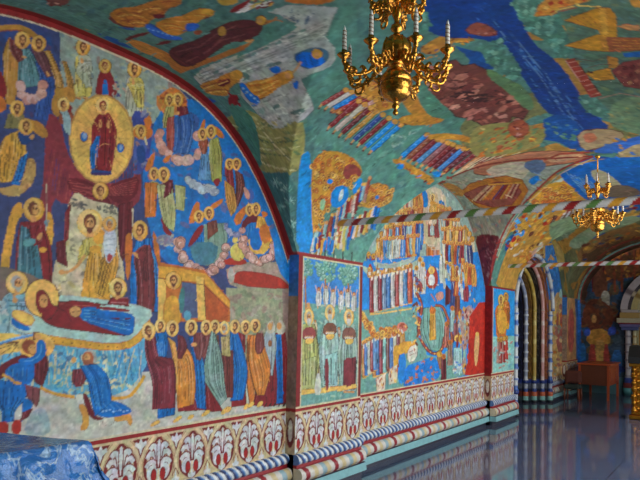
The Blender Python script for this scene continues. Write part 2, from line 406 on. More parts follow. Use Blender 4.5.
# the wall nearest the camera, beyond the left edge of the frame
CHART[0] = lambda p: np.stack([p[:, 0], 3.2-p[:, 1]], 1); Z(0, 0, 200)
P((54,70,120), '60,0 350,0 350,500 60,500', 0); dabs('90,20 345,20 345,480 90,480', 120, [(44,66,126), (64,66,112), (84,66,100), (40,76,134)], 16)
P((186,182,168), '60,420 350,400 350,500 60,500', 0); P('gwa', '60,330 200,326 230,420 60,430', 0)
for x, y, f, a_, b_ in ((180, 70, 150, 'och', 'drd'), (215, 76, 156, 'blu', 'rus'), (262, 50, 140, 'yel', 'gry'), (300, 60, 150, 'drd', 'dbl'), (150, 190, 280, 'gol', 'mar'), (190, 196, 290, 'blu', 'ora'), (250, 180, 290, 'rus', 'tea'), (300, 190, 300, 'gol', 'drd'), (110, 320, 452, 'drd', 'gol'), (140, 316, 450, 'blu', 'mar'), (170, 320, 450, 'ora', 'brn'), (202, 316, 446, 'tea', 'drd'), (236, 320, 446, 'blu', 'och'), (270, 318, 444, 'mar', 'blu')):
    fig(x, y, 15, f, a_, b_, .92, 1.3, random.uniform(-4, 4), random.choice(['brn', 'gry', 'dbr']), True, 'lgo')
cloud('pnk', '165,150 190,168 225,160', 18); cloud('gry', '240,150 280,164 320,150', 18)
Z(); use(W1)
P('vio', '-10,-20 60,20 60,330 -10,330', 0)
# left seraphs
Z(0, 20, 4.8)
P((54,70,120), '-60,20 120,20 250,70 290,300 240,500 -60,500', 0); dabs('-40,40 240,80 280,300 220,480 -40,480', 90, [(44,66,126), (64,66,112), (80,66,104), (40,76,134)], 22)
L('och', 26, curve('-30,44 50,34 110,40 160,70 178,96', 5)); L('rus', 6, curve('-30,58 50,48 108,54 150,82', 5))
DR('och', '46,80 18,150 18,260 30,400', '80,150 92,230 82,340 60,410', 12, 6); DR('och', '208,150 244,230 268,310 258,420', '240,146 284,240 304,310 296,400', 10, 6); P('och', '262,318 300,330 306,360 280,440 300,466 262,462 244,420', 1, 'brn'); DR('och', '300,196 318,280 326,350', '318,200 352,290 364,380', 8, 5)
DR((90,132,136), '100,138 88,220 88,330', '138,138 184,220 206,310', 12, 6); DR((46,80,146), '170,200 190,300 160,480', '230,250 262,330 230,480', 8, 6)
DR((112,52,48), '44,90 50,150 86,204', '84,104 104,140 114,190', 7, 5); DR((106,60,66), '150,128 170,180 224,276', '202,140 234,190 250,268', 8, 5); P('skn', '104,170 130,174 126,184 106,180'); P('skn', '222,240 240,262 234,276 220,256')
cloud('pnk', '98,320 112,360 150,384 190,360 210,308', 40)
P('drd', '-20,230 16,260 36,340 20,380 -20,360', 1, 'dbr'); P('rus', '286,446 326,430 356,450 340,500 280,500', 1, 'dbr'); DR((150,176,176), '290,390 300,470', '330,400 330,470', 3, 4); head(304, 402, 32, .92, 'brn', False, 'gol', 1)
head(108, 96, 41, .92); head(186, 112, 39, .92)
DR((128,116,70), '40,450 20,520', '110,450 140,520', 5, 5); head(82, 424, 39, .9); P('ora', '-30,360 20,370 34,420 0,450 -30,440', 1, 'brn')
Z()
# right of the top: three standing saints
fig(83, 47, 8.2, 98, 'yel', (176,176,150), .85, 1.2); fig(134.5, 69, 8.5, 118, (196,190,164), 'yel', .82, 1.3)
P('drd', '99,71 105,68 112,72 119,99 94,99'); P('blu', '103,80 107,79 109,99 102,99'); head(105, 66, 6.8, .9, 'drd', False)
dabs('112,80 126,80 124,100 114,100', 18, [(80,80,130), 'pnk', 'gry'], 2.5)
# red burst round the mandorla
P((136,50,58), '46,112 60,118 66,150 78,172 96,184 128,182 140,170 142,188 138,206 118,208 100,206 82,200 66,206 52,196 50,240 40,260 36,220 44,180')
for k in range(34):
    t = k/33; L(random.choice([(112,40,62), (160,70,66), (92,52,96)]), .8, [(52+t*84, 150+40*math.sin(t*3.1)), (46+t*92, 182+26*math.sin(t*3.1)+random.uniform(-4, 6))])
P((58,70,140), '130,110 150,112 152,150 142,176 136,168 136,140')
# mandorla
E((188,140,76), 101.5, 139, 33, 45); E('lgo', 101.5, 139, 31, 43); E((222,172,88), 101.5, 139, 26, 37)
for t in range(24): L((196,144,70), .6, [(101.5+8*math.cos(t*.262), 139+12*math.sin(t*.262)), (101.5+29*math.cos(t*.262), 139+40*math.sin(t*.262))])
E('blu', 84, 137, 3.4, 4.6, out='brn'); E('blu', 120.5, 147.5, 3.2, 4.6, out='brn')
Z(50, 85, 4)
wing('och', '4,66 24,24 60,6 94,10 104,54 84,74 60,40 30,56 34,110 10,112'); P((150,176,176), '48,128 80,100 86,206 58,186'); P('drd', '66,78 92,84 82,112 70,110'); head(54, 78, 27, .92, 'brn', False, 'lgo', 1)
P((70,90,150), '334,216 352,206 380,216 392,262 356,300 334,336', 1, 'dbl'); wing('ora', '372,130 400,116 410,160 386,180'); head(356, 185, 27, .9, 'brn', False, 'lgo', -1)
P('dbl', '164,334 244,334 248,362 162,362'); P((60,40,90), '164,350 246,350 246,362 164,362')
DR('blu', '184,196 160,256 164,336', '210,192 206,246 184,334', 8, 4)
DR('drd', '196,116 170,158 166,220 176,280 182,338', '236,112 264,170 264,230 250,328 238,344', 14, 5)
DR('blu', '186,206 162,262 166,334', '200,204 192,256 180,332', 5, 4)
for t in ('176,160 182,150 196,186', '258,190 262,236 250,330', '184,258 214,236 246,240', '238,300 246,330', '230,118 244,150 240,190', '190,240 182,300 186,330'): L((214,150,90), 2.2, curve(t, 4))
P('skn', '192,170 198,136 206,140 208,172'); P('skn', '226,172 230,134 238,140 238,176'); head(212, 84, 33, .92, 'drd', False, 'lgo')
E('blu', 136, 206, 14, 19, out='brn'); E((130,160,190), 138, 204, 8, 12); E('blu', 282, 252, 13, 18, out='brn'); E((130,160,190), 283, 250, 7, 11)
Z()
# cherub with dark red wings
P('mar', '66,178 80,178 97,186 96,198 86,196 70,192'); P('mar', '108,186 124,179 140,176 138,194 124,206 108,199')
for k in range(7):
    L((166,74,70), .6, [(95, 188+k*1.2), (68+k, 180+k*2.2)]); L((166,74,70), .6, [(109, 188+k*1.2), (138-k, 179+k*2.6)])
P('mar', '94,196 108,196 112,206 101,209 92,205'); head(100.5, 191, 8.6, .9, 'brn', False)
# figure in gold, left
Z(0, 120, 4)
wing('och', '112,-6 160,6 196,52 182,78 130,46'); P((186,146,84), '108,150 144,158 142,240 84,304 20,306 -20,270 30,272 92,240', 1, 'brn'); dabs('110,156 142,160 140,236 84,300 20,302 90,250', 24, [(204,166,100), (160,120,70)], 9)
DR('gol', '22,66 -12,130 -24,200 4,250', '80,40 104,110 92,180 44,246', 16, 6); DR('blu', '78,156 62,210 44,256', '112,128 98,200 78,262', 8, 5); P('dbl', '70,40 104,56 134,74 104,102 78,94', 1, 'blk'); P('skn', '118,62 136,56 138,72 120,80'); head(105, 26, 33, .94)
Z()
# left archangel
Z(0, 180, 3.69)
wing('gol', '-4,420 2,300 22,200 40,108 76,74 88,122 62,152 44,250 30,350'); wing('gol', '168,116 196,124 198,232 172,256')
DR('drd', '76,156 60,250 58,400', '150,150 188,250 192,400', 10, 6); DR((62,112,126), '78,168 70,250 60,392', '112,186 136,230 162,392', 14, 6); DR('drd', '108,152 112,200 126,244', '150,152 158,210 146,232', 6, 5)
P((96,146,150), '84,220 128,214 132,236 90,250', 1, 'dgr'); P('skn', '132,214 152,190 158,204 146,226'); L((190,180,150), 3.4, '172,14 171,190'); P((110,140,160), '158,150 186,146 172,176'); E('gol', 158, 258, 14, 10); head(125, 108, 44, .88, 'brn', False, 'gol', 1)
# bright panel with the standing figure and child
Z(60, 180, 3.69)
P((198,184,148), '18,130 36,74 60,40 100,72 190,90 216,100 214,240 240,330 232,452 -30,452 -30,330 20,220')
dabs('20,110 214,110 230,440 -20,440', 130, [(206,194,150), (176,164,134), (196,178,120), (150,140,116), (212,200,160)], 15)
dabs('44,64 92,90 92,112 50,100', 22, [(90,92,84), (120,116,100)], 9); dabs('120,92 210,96 206,124 130,120', 22, [(90,92,84), (120,116,100)], 9)
DR('mar', '216,92 214,190 222,280', '268,80 270,200 232,300', 8, 5); DR('mar', '-14,230 -12,300', '20,220 26,320', 4, 4); DR('drd', '20,120 16,230', '40,80 30,220', 5, 4)
P('yel', '78,220 150,204 158,262 112,268 84,300 60,330', 1, 'och'); DR('yel', '84,222 78,262 60,316', '120,212 112,262 92,286', 6, 5)
DR('gol', '110,264 94,330 74,446', '152,264 162,340 188,446', 12, 6); DR('gol', '150,196 166,250 150,330 128,410', '204,230 216,300 206,350 178,446', 12, 6); P('gol', '108,246 150,240 152,268 110,268', 1, 'ora')
L('skn', 11, curve('92,276 60,320 30,338 8,340', 5)); E('skn', 6, 340, 12, 9)
P('gol', '120,186 160,176 168,230 128,240', 1, 'ora')
P((196,204,206), '164,186 202,180 212,230 196,290 176,312 160,258', 1, 'gry'); [L((150,166,180), 3, [(168, 200+q*20), (204, 196+q*21)]) for q in range(5)]; P((170,60,60), '176,270 196,276 188,300 172,300'); head(183, 162, 28, .9, 'gry', False)
head(110, 158, 51, .93, 'brn', True, 'lgo')
# right archangel
wing('ora', '238,214 258,188 268,220 264,330 244,384'); wing('ora', '338,174 366,230 372,336 352,300')
DR('blu', '282,222 264,290 260,400 262,486', '336,214 348,290 378,380 378,486', 14, 6); DR((120,48,50), '312,240 274,276 284,380 284,486', '332,240 348,300 352,400 346,486', 13, 6); DR('blu', '338,250 350,330 352,470', '352,280 374,380 376,470', 6, 5)
P('skn', '268,262 300,280 296,294 266,274'); P((120,48,50), '284,268 312,262 320,286 294,298', 1, 'dbr'); L((206,190,164), 4, '268,104 268,216'); head(295, 186, 37, .78, 'brn', False, 'gol', -1)
Z()
# pairs of apostles riding clouds
dabs('128,120 160,100 196,150 180,190 140,200', 40, [(90,92,130), (150,110,110), (120,120,150), (70,90,150)], 4)
Z(140, 70, 4)
P((196,120,60), '66,112 104,78 140,66 188,108 190,170 110,186 66,150'); dabs('70,110 140,70 188,110 180,170 80,160', 30, ['ora', 'rus', 'och'], 14)
P((60,90,150), '188,160 240,190 230,244 200,226', 1, 'dbl')
DR((170,160,90), '106,146 92,190 92,232', '136,146 132,200 112,232', 6, 4); DR((160,70,56), '110,190 106,260 110,320', '138,186 140,260 136,330', 6, 4); DR('mar', '150,146 152,176 160,204', '188,146 194,180 184,206', 5, 4)
DR((46,88,150), '136,192 138,262 132,326', '212,172 218,244 192,338', 14, 5)
head(118, 120, 26, .78, 'brn'); head(151, 118, 28, .78, 'brn'); P('skn', '136,170 160,164 158,178 138,182')
cloud('pnk', '78,246 84,290 116,330 168,366 222,340 250,300 238,266', 34)
DR((92,140,176), '246,326 240,380 232,440', '278,326 280,380 284,440', 8, 4); DR('rus', '234,286 240,310 250,336', '272,278 270,310 262,336', 5, 4); DR((150,150,72), '280,280 276,340 288,446', '312,268 328,340 326,446', 9, 4); P('drd', '288,440 324,430 310,474', 1, 'dbr')
wing('ora', '236,246 250,202 262,196 258,238'); wing('ora', '290,220 320,236 344,276 306,266'); head(250, 255, 25, .8, 'brn'); head(284, 246, 28, .78, 'brn'); cloud((150,160,166), '196,440 230,462 270,470 300,476', 26)
wing('ora', '14,410 38,344 64,326 48,396'); wing('ora', '84,362 132,330 108,376'); P((176,164,90), '36,444 80,450 92,490 36,490', 1, 'olv'); DR('mar', '96,440 92,490', '130,440 136,490', 4, 4)
E('ora', 12, 250, 40, 30); P('dbl', '-16,300 20,300 24,370 -10,376'); P((206,190,150), '10,230 34,300 20,300'); head(4, 246, 28, .8)
Z(150, 160, 4)
DR('ora', '-20,90 -20,230', '30,92 22,226', 6, 5); DR((176,172,116), '28,100 38,180 58,262', '86,100 102,200 96,286', 9, 5); DR('mar', '62,90 54,154', '92,84 84,134', 5, 4); DR((160,164,104), '100,98 104,196', '142,108 136,204', 6, 4); P('drd', '38,216 58,256 104,314 60,304', 1, 'dbr')
head(16, 55, 27, .74); head(55, 58, 31, .82); E((130,130,150), 60, 320, 36, 22); dabs('30,300 110,300 100,350 30,350', 16, ['gry', (140,120,140)], 10)
cloud((150,160,170), '158,86 186,104 230,124 276,132', 30); wing('ora', '148,256 182,162 204,176 184,250'); wing('ora', '236,184 298,148 286,176 250,200')
DR('blu', '178,306 164,370 176,420', '218,290 218,350 216,420', 10, 5); DR((124,150,130), '216,258 218,340 222,424', '302,252 308,330 262,410', 12, 5); P('drd', '166,304 206,254 218,270 186,322 148,358', 1, 'dbr'); DR((120,60,46), '230,250 230,318', '266,240 272,284', 6, 4)
head(196, 226, 26, .8); head(236, 213, 27, .8); cloud('pnk', '116,332 128,388 180,430 240,442 290,396 306,344', 30)
DR('drd', '298,24 306,80 330,120', '330,36 342,150 350,184', 7, 4); DR((112,52,42), '340,38 344,100 340,176', '370,58 378,112 352,186', 7, 4); DR('och', '298,80 304,160 324,226', '334,112 346,180 340,206', 8, 4); P('pnk', '372,100 400,130 398,160 380,150', 1, 'rus')
wing('ora', '330,232 384,178 392,198 350,272'); head(318, 16, 23, .78); head(346, 16, 25, .78)
wing('ora', '444,200 478,216 452,234'); DR('blu', '392,252 384,344', '422,250 422,356', 7, 4); P('mar', '368,250 400,214 440,224 442,252 400,246 364,292', 1, 'dbr'); DR('gol', '432,224 420,300 424,372', '456,230 482,300 498,346', 9, 5)
head(398, 199, 25, .72); head(424, 196, 26, .72); cloud('pnk', '368,286 384,366 430,400 480,394 502,356', 28); P('yel', '330,310 350,290 352,330 330,334'); cloud((130,128,158), '300,260 320,290 350,300', 18)
Z()
# architecture
P((150,140,118), '224,262 300,262 300,292 232,292'); P((172,150,132), '226,266 286,262 288,276 240,272')
P('gwa', '226,288 300,288 300,412 226,412', 0); dabs('230,290 292,290 292,400 230,400', 160, [(160,156,124), (138,146,112), (170,156,136), (128,138,108), (150,128,110)], 5)
P((150,124,112), '282,270 300,262 300,410 284,404', 0)
P((170,48,30), '235,273 246,271 277,276 288,285 289,289 234,285', 1, 'drd'); P((170,48,30), '222,261 232,257 246,259 247,265 224,265')
E('gry', 231, 275, 3, 8, out='pnk'); E('yel', 238, 252, 8, 9)
cloud('pnk', '180,240 182,256 194,270 208,272 220,264 225,244', 8); cloud('pnk', '243,238 247,254 257,262 268,259 275,246', 7)
P((72,120,136), '189,242 219,242 216,262 204,266 193,262'); P((216,170,72), '247,236 269,236 268,254 251,254'); P('blu', '250,228 262,228 262,250 250,250')
P('sky', '272,228 288,240 294,256 294,290 276,268'); P('ora', '258,228 268,222 272,242 262,244'); 
P((190,104,44), '158,262 204,270 230,300 230,322 158,322', 0); P('gol', '158,266 184,269 206,274 230,302 230,308 204,283 158,277', 0); P((80,92,124), '182,282 197,284 198,318 182,318', 0); P('lgo', '196,276 204,278 206,320 198,320', 0); L('brn', .8, '204,280 206,320'); P((176,84,38), '206,286 228,309 228,320 206,320', 0)
P('lgo', '158,278 166,280 166,320 158,320', 0); L('brn', .8, '158,278 204,285 229,309')
P('gol', '164,300 174,294 181,304 180,326 164,326', 1, 'ora'); P((66,120,118), '179,290 185,286 184,312 179,314'); head(173.5, 280.5, 8.6, .92, 'brn', True); P((90,150,170), '184,310 192,312 190,322 184,320')
# ground
P((196,192,178), '-60,380 140,372 300,360 300,440 -60,470', 0); P((180,182,168), '-60,400 150,394 300,380 300,412 -60,430', 0)
dabs('-20,385 295,380 290,410 0,440', 120, [(190,188,174), (182,180,164), (176,178,166), (194,188,172)], 6)
P((150,166,168), '22,436 30,412 44,406 50,420 50,436'); dabs('26,414 46,410 48,432 28,432', 10, [(134,152,160), (170,180,178)], 4)
# bier
P((120,100,90), '-40,262 20,268 60,292 20,330 -40,330'); 
fig(17, 283, 11.5, 345, (146,182,186), (120,168,180), .95, 1.5, -6, 'gry', True, 'lgo', False, look=1); dabs('-10,300 12,298 16,326 -10,330', 26, [(170,196,196), (104,150,170), (190,200,196)], 4)
P((96,168,196), '-40,336 30,337 112,350 138,344 147,334 150,360 132,388 110,397 70,398 30,386 -40,372')
for k in range(46):
    x = -20+k*3.6; L(random.choice([(196,190,146), (60,140,190), (150,190,190), (206,196,160), (70,120,160)]), random.uniform(.8, 1.8), [(x, 346+random.uniform(-3, 8)), (x+random.uniform(-12, 12), 376+random.uniform(0, 16))])
P('lgo', '-40,334 30,333 33,350 12,352 -40,366'); [L('brn', .7, [(20, 342), (-30+k*7, 338+k*4.5)]) for k in range(6)]
P((168,196,186), '12,320 36,302 58,294 104,300 151,308 151,318 137,338 112,344 34,336 12,328', 1, 'gry')
P('gol', '30,333 70,339 112,345 134,340 150,318 150,325 137,346 112,351 70,346 40,342', 1, 'ora')
for k in range(9): E('brn', 54+k*9, 341+k*.9, .8, .6)
P('blu', '11,317 22,322 31,328 27,332 12,326'); P('lgo', '12,311 20,310 36,318 30,327 13,318', 1, 'ora')
P('drd', '36,292 43,288 49,297 60,303 76,300 131,309 128,312 82,309 76,314 82,318 127,333 124,336 96,332 60,328 46,323 40,316 36,304', 1, 'dbr')
P('blu', '80,308 96,307 133,313 134.5,321 132,336 118,333 82,320 79,314', 1, 'dbl'); [L(lt('blu'), .9, [(84, 310+k*3), (130, 315+k*5)]) for k in range(4)]; [L('dbl', .7, [(90, 311+k*3), (130, 317.5+k*4.5)]) for k in range(3)]
L((88,24,30), .9, '52,304 66,312 72,322'); L((170,80,70), .7, '60,304 100,307'); E('skn', 75.5, 311.5, 5.6, 5.2, out='brn'); L('brn', .6, '72,312 80,311')
E('lgo', 42, 298, 16.8, 18.6, out='brn'); E((228,178,92), 42, 298, 14, 15.6)
P('drd', '36,296 38,291 44,290 48,296 52,306 60,306 48,322 40,314 36,304', 1, 'dbr'); E('skn', 43.6, 301, 4.6, 6.6); E('dbr', 42.2, 300, .8, .5); E('dbr', 45.6, 300, .8, .5); L('dsk', .7, '44,300 44.4,303'); L('red', .8, '42.6,305 45.4,305'); L('brn', .7, '39,293 44,291.5 48,297')
fig(118, 288, 10, 320, 'mar', 'drd', .88, 1.2, 4, 'brn', True, 'lgo', False)
P((168,196,186), '100,303 150,309 150,318 100,312'); P('drd', '96,305.5 131,309.5 128,312 96,309'); P('blu', '96,309.5 133,313 133,319 96,317')
# angel with the sword, lower left
Z(0, 325, 4.571)
dabs('160,110 330,130 620,120 620,280 340,330 190,280', 130, [(190,190,150), (60,140,180), (120,170,170), (206,200,160), (80,120,150), (150,180,160)], 13, .5)
for t in ('250,100 300,150 340,190', '240,130 280,200 310,240', '570,110 575,200 590,300', '560,120 520,220 510,250', '590,130 600,220 610,280'): L((70,90,100), 2, t)
E('lgo', 165, 95, 84, 62, out='brn'); E((222,170,84), 165, 95, 72, 52)
P('mar', '-60,290 -10,190 60,150 110,132 140,150 60,210 16,240', 1, 'dbr'); DR('mar', '172,140 150,210 160,262', '208,130 222,190 194,282', 8, 6); DR((130,66,70), '106,270 118,320 150,354', '184,290 178,350 164,376', 7, 5)
DR('blu', '-16,250 -20,340 6,400 6,450', '112,270 118,330 74,384 62,440', 14, 7); P('blu', '106,330 152,350 142,392 112,402 104,440 92,440', 1, 'dbl'); P((200,196,182), '72,384 104,366 98,430 58,444', 1, 'mar')
P('red', '-10,440 40,442 38,500 -10,500', 1, 'dbr'); P('red', '56,436 100,432 98,500 54,500', 1, 'dbr'); DR('mar', '104,400 92,440', '150,380 130,420', 3, 5)
P('blu', '16,216 60,174 130,178 162,178 156,242 136,266 100,276 36,260', 1, 'dbl'); [L(lt('blu', .3), 3, [(40+q*22, 196), (34+q*22, 250)]) for q in range(5)]; [L('dbl', 2.4, [(52+q*24, 200), (60+q*20, 252)]) for q in range(4)]
L('gol', 12, curve('10,226 40,240 64,258 96,268', 5)); E('rus', 132, 98, 32, 34); E('dsk', 148, 112, 24, 26); E('skn', 150, 110, 19, 22); E('dbr', 142, 104, 3, 2); E('dbr', 158, 104, 3, 2)
P('blu', '84,152 130,154 168,132 164,96 178,64 206,74 214,130 182,168 130,188 90,186', 1, 'dbl'); L(lt('blu', .3), 5, curve('100,168 150,160 184,130 190,90', 4)); L((76,142,200), 13, '-30,94 60,64 150,44'); L((150,196,230), 4, '-30,90 60,60 150,41'); L('mar', 9, '156,34 158,70'); E('skn', 172, 52, 15, 15)
L('gol', 14, curve('184,284 220,302 262,316 340,328', 5)); L('gol', 15, curve('505,336 560,332 596,322 640,268 660,230', 5)); L('ora', 2.4, curve('184,292 220,310 262,324 340,336', 5))
# kneeling man
P('gry', '372,136 398,112 434,116 444,150 436,184 410,190', 1); E((176,96,60), 402, 152, 27, 30); E('skn', 398, 148, 15, 18); P((150,84,60), '376,156 420,160 430,178 404,192 380,180'); E('skn', 338, 160, 12, 15); L('mar', 3, '392,146 404,150')
DR((128,48,56), '332,206 330,256 346,282', '386,196 396,236 374,282', 8, 5)
P((206,202,188), '338,324 376,310 392,344 362,368', 1, 'mar'); P('mar', '374,308 402,318 432,418 486,426 430,438 398,402', 1, 'dbr'); P((206,146,66), '354,366 388,358 412,438 396,482 362,482 384,430', 1, 'brn')
P((204,200,184), '462,432 520,412 528,446 482,464', 1, 'mar'); P((206,146,66), '520,414 590,402 605,424 602,458 588,458 580,432 526,446', 1, 'brn')
P('blu', '428,340 520,344 596,376 602,402 520,422 470,422 428,404', 1, 'dbl'); DR('blu', '364,186 400,256 414,330 434,416', '442,180 490,230 506,300 508,352', 12, 7); [E(lt('blu', .6), 470+q*16, 396-(q % 3)*4, 6, 4) for q in range(8)]; [L(lt('blu', .3), 4, [(440+q*30, 352+q*4), (470+q*28, 388)]) for q in range(4)]
Z()
# apostles in a row
Z(210, 310, 4)
def face(x, y, r, a, hair='brn', lk=-1): head(x, y, r, a, hair, True, 'lgo', lk)
DR('drd', '262,92 258,200 262,380', '300,88 312,200 304,376', 10, 4); DR('blu', '264,98 258,200 262,376', '284,98 290,200 292,372', 8, 4); P((186,180,160), '266,62 284,36 302,62 298,96 268,98', 1, 'gry'); E('skn', 277, 64, 10, 15)
DR('drd', '220,196 216,290 214,388', '262,186 268,290 264,382', 9, 4); DR((150,164,166), '222,88 212,140 222,200 236,262', '258,84 266,140 258,200 250,262', 8, 4); P((186,180,160), '226,64 244,36 262,62 258,92 228,94', 1, 'gry'); E('skn', 240, 66, 10, 15); E('dsk', 240, 134, 8, 14)
DR((200,116,48), '150,100 146,200 148,300 158,372', '178,100 178,200 180,300 176,366', 8, 4); face(143, 68, 28, .74)
DR('drd', '186,312 172,382', '242,240 248,384', 7, 4); DR((208,124,46), '160,104 154,200 172,300 188,340', '206,100 222,160 242,240 216,340', 13, 5); DR((124,58,50), '186,90 180,150 190,176', '212,94 218,140 206,172', 5, 4); face(181, 63, 28, .76)
DR('drd', '84,300 86,388', '140,290 146,380', 6, 4); DR('drd', '108,86 110,160', '140,100 142,170', 5, 4); DR('blu', '82,80 80,150 92,250 80,364', '108,84 130,150 150,250 132,358', 14, 5); face(100, 66, 28, .76)
DR((118,52,46), '46,170 50,250 52,350', '92,160 94,250 90,350', 9, 4); DR((176,160,100), '44,108 48,180', '76,104 82,186', 6, 4); face(58, 72, 28, .74, 'gry'); DR('brn', '0,96 4,180', '34,100 40,180', 4, 4); face(20, 67, 28, .74)
Z(140, 310, 4)
DR('drd', '260,270 262,408', '292,330 332,404', 6, 4); DR((118,54,50), '250,94 244,150 230,194', '288,90 282,150 250,206', 7, 4); DR((134,164,152), '286,84 262,200 256,270 272,304 322,382', '300,92 328,200 338,300 348,354', 14, 5); face(265, 69, 30, .76)
DR('drd', '212,380 222,400', '262,380 268,400', 3, 4); DR('blu', '194,108 206,170 216,300 226,390', '226,108 252,200 260,300 264,398', 12, 5); DR((124,62,60), '214,90 214,150 228,198', '252,90 258,150 242,202', 7, 4); E('skn', 216, 138, 12, 9); face(205, 69, 32, .78)
DR('drd', '150,372 152,406', '222,360 230,402', 6, 4); DR((210,130,46), '134,180 150,230 148,330 150,394', '186,150 212,200 222,300 214,376', 15, 5); DR((116,44,48), '150,98 152,150 140,196', '176,108 188,150 166,194', 6, 4); DR((210,150,70), '112,110 130,190 140,330', '140,130 150,200 150,330', 5, 4); face(130, 73, 33, .76, 'brn')
face(82, 64, 30, .74); DR('blu', '62,94 60,140 74,194 84,210', '106,88 110,130 106,184 96,210', 9, 4)
DR('blu', '70,390 72,434', '142,378 138,418', 7, 5); DR((128,42,54), '20,112 22,180 46,270 52,330 48,398', '62,108 82,190 132,200 144,290 140,390', 18, 6); P('blu', '62,120 100,110 104,176 92,200 74,186', 1, 'dbl'); [L(lt('blu', .35), 3, [(70+q*9, 126), (76+q*7, 184)]) for q in range(4)]
DR((110,36,46), '58,196 70,218 100,232', '70,184 128,196 134,212', 5, 4); face(34, 84, 36, .76, 'brn', 1)
for x, y in ((72, 450), (60, 456), (160, 432), (150, 440), (208, 428), (264, 416), (272, 410), (344, 402), (352, 396)): P('lgo', [(x-20, y+6), (x-6, y-10), (x+10, y-8), (x+4, y+4), (x-14, y+12)], 1, 'brn', .8)
Z(210, 310, 4)
for x, y in ((60, 408), (78, 400), (150, 388), (168, 380), (204, 378)): P('lgo', [(x-18, y+6), (x-6, y-14), (x+10, y-12), (x+4, y+4), (x-12, y+12)], 1, 'brn', .8)
for x in (222, 240, 258, 276, 296): P('dbr', [(x-7, 386), (x+4, 370), (x+8, 372), (x+2, 384)], 0)
Z()
# border of the arch and the field: drawn in the wall's own measures
def band(cv, k, inner, width, col, u0=None):
    uu = cv.u[None, :]; vv = cv.v[:, None]
    c, h, ap = BAYS[k]; Y = cv.u
    d = np.abs(Y-c)/h; z = arch_z(Y, k)
    sl = np.abs(np.gradient(z, Y)); off = np.minimum(np.sqrt(1+sl*sl), 3.2)
    m = (vv < (z-inner*off)[None, :]) & (vv >= (z-(inner+width)*off)[None, :])
    cv.a[m] = K[col] if isinstance(col, str) else col
strokes((0, 30, 290, 330), 420, 6, .7, None, .2); strokes((0, 330, 290, 430), 90, 6, .7, PI/2, .16)
band(W1, 1, -.2, .232, (136,36,34)); band(W1, 1, .032, .009, 'crm')
W1.mottle(.06)
W1.a[(W1.v[:, None] < ZD+.016) & (W1.u[None, :] < 9)] = K['crm']
# ---------------- first pier: orchard of paradise
use(P1)
Z(290, 240, 2.783)
GT = (112,160,148)
P((58,136,204), '-40,20 230,50 230,200 -40,180', 0); P(GT, '-40,168 230,192 230,520 -40,520', 0)
dabs('15,170 190,190 190,450 15,450', 150, [(124,172,158), (100,150,136), (132,176,160), (160,184,164)], 8)
for cx, cy, rx, ry, n in ((40, 78, 22, 26, 70), (100, 80, 30, 34, 110), (160, 92, 26, 32, 90)):
    for _ in range(n):
        t = random.uniform(0, 6.28); e = random.random()**.5; x, y = cx+rx*e*math.cos(t), cy+ry*e*math.sin(t)
        E(random.choice([(84,140,124), (104,156,136)]), x+1, y+1.4, 5.4, 4.6, t, n=7); E(random.choice([(140,186,168), (164,200,184), (120,170,150)]), x, y, 3.8, 3, t, n=7)
for x, y0, y1 in ((42, 100, 196), (98, 108, 150), (162, 120, 160)): L((150,96,56), 4.5, [(x, y0), (x+2, y1)]); L((206,150,90), 1.4, [(x-1, y0), (x+1, y1)])
for x, y in ((80, 142), (100, 136), (120, 146), (142, 152), (160, 146), (178, 156)):
    DR((206,206,196), [(x-5, y), (x-8, y+20), (x-6, y+42)], [(x+6, y), (x+8, y+20), (x+5, y+42)], 5, 2.4); L((204,170,150), 3, [(x-4, y+4), (x-9, y-16)]); L((204,170,150), 3, [(x+4, y+4), (x+9, y-18)]); E('rus', x, y-6, 4.4, 5.6); E('skn', x, y-5, 3, 4); L('skn', 2.4, [(x-2, y+42), (x-3, y+50)])
P((214,150,90), '42,196 52,176 62,196 58,206 46,206'); E('skn', 51, 180, 5, 6)
def elder(x, y, robe, chest, low):
    DR((150,110,70), [(x-26, y+70), (x-28, y+160)], [(x+26, y+70), (x+28, y+160)], 4, 3)
    DR(robe, [(x-16, y+20), (x-26, y+70), (x-30, y+110), (x-22, y+206)], [(x+16, y+20), (x+24, y+70), (x+28, y+110), (x+20, y+204)], 16, 4); DR(low, [(x-14, y+120), (x-16, y+200)], [(x+20, y+110), (x+18, y+200)], 8, 4)
    P(chest, [(x-16, y+30), (x+16, y+28), (x+20, y+62), (x-20, y+66)], 1, 'dbr'); P('lgo', [(x-12, y+60), (x+14, y+58), (x+10, y+74), (x-8, y+76)], 1, 'brn')
    for k in range(4): E((214,204,190), x-9+k*6, y+56, 3, 4); E('skn', x-9+k*6, y+54, 2, 2.4)
    for k in range(3): E('skn', x-10+k*10, y+208, 6, 3)
    head(x, y, 23, .6, 'gry', True, 'lgo'); P((190,186,176), [(x-7, y+4), (x+7, y+4), (x+4, y+24), (x-4, y+24)])
for x, y, hgt in ((78, 300, 120), (136, 250, 90), (70, 230, 60), (130, 320, 90), (24, 250, 60)):
    for k in range(int(hgt/22)): c_ = random.choice([(206,206,192), (196,170,150), (150,190,176), (210,196,150)]); yy = y+k*20; DR(c_, [(x-4, yy), (x-6, yy+22)], [(x+5, yy), (x+6, yy+22)], 3, 2); E('rus', x, yy-4, 3.6, 4.6); E('skn', x+.5, yy-3, 2.4, 3)
elder(53, 214, (186,184,110), (150,70,66), (170,174,110)); elder(111, 202, (164,196,184), (124,76,56), (150,190,186)); elder(164, 215, (150,176,160), (130,84,70), (130,50,56))
for x in (52, 112, 160): P('lgo', [(x-30, 424-x*.1), (x+24, 420-x*.12), (x+26, 430-x*.12), (x-28, 438-x*.1)], 0, 'ora', .6)
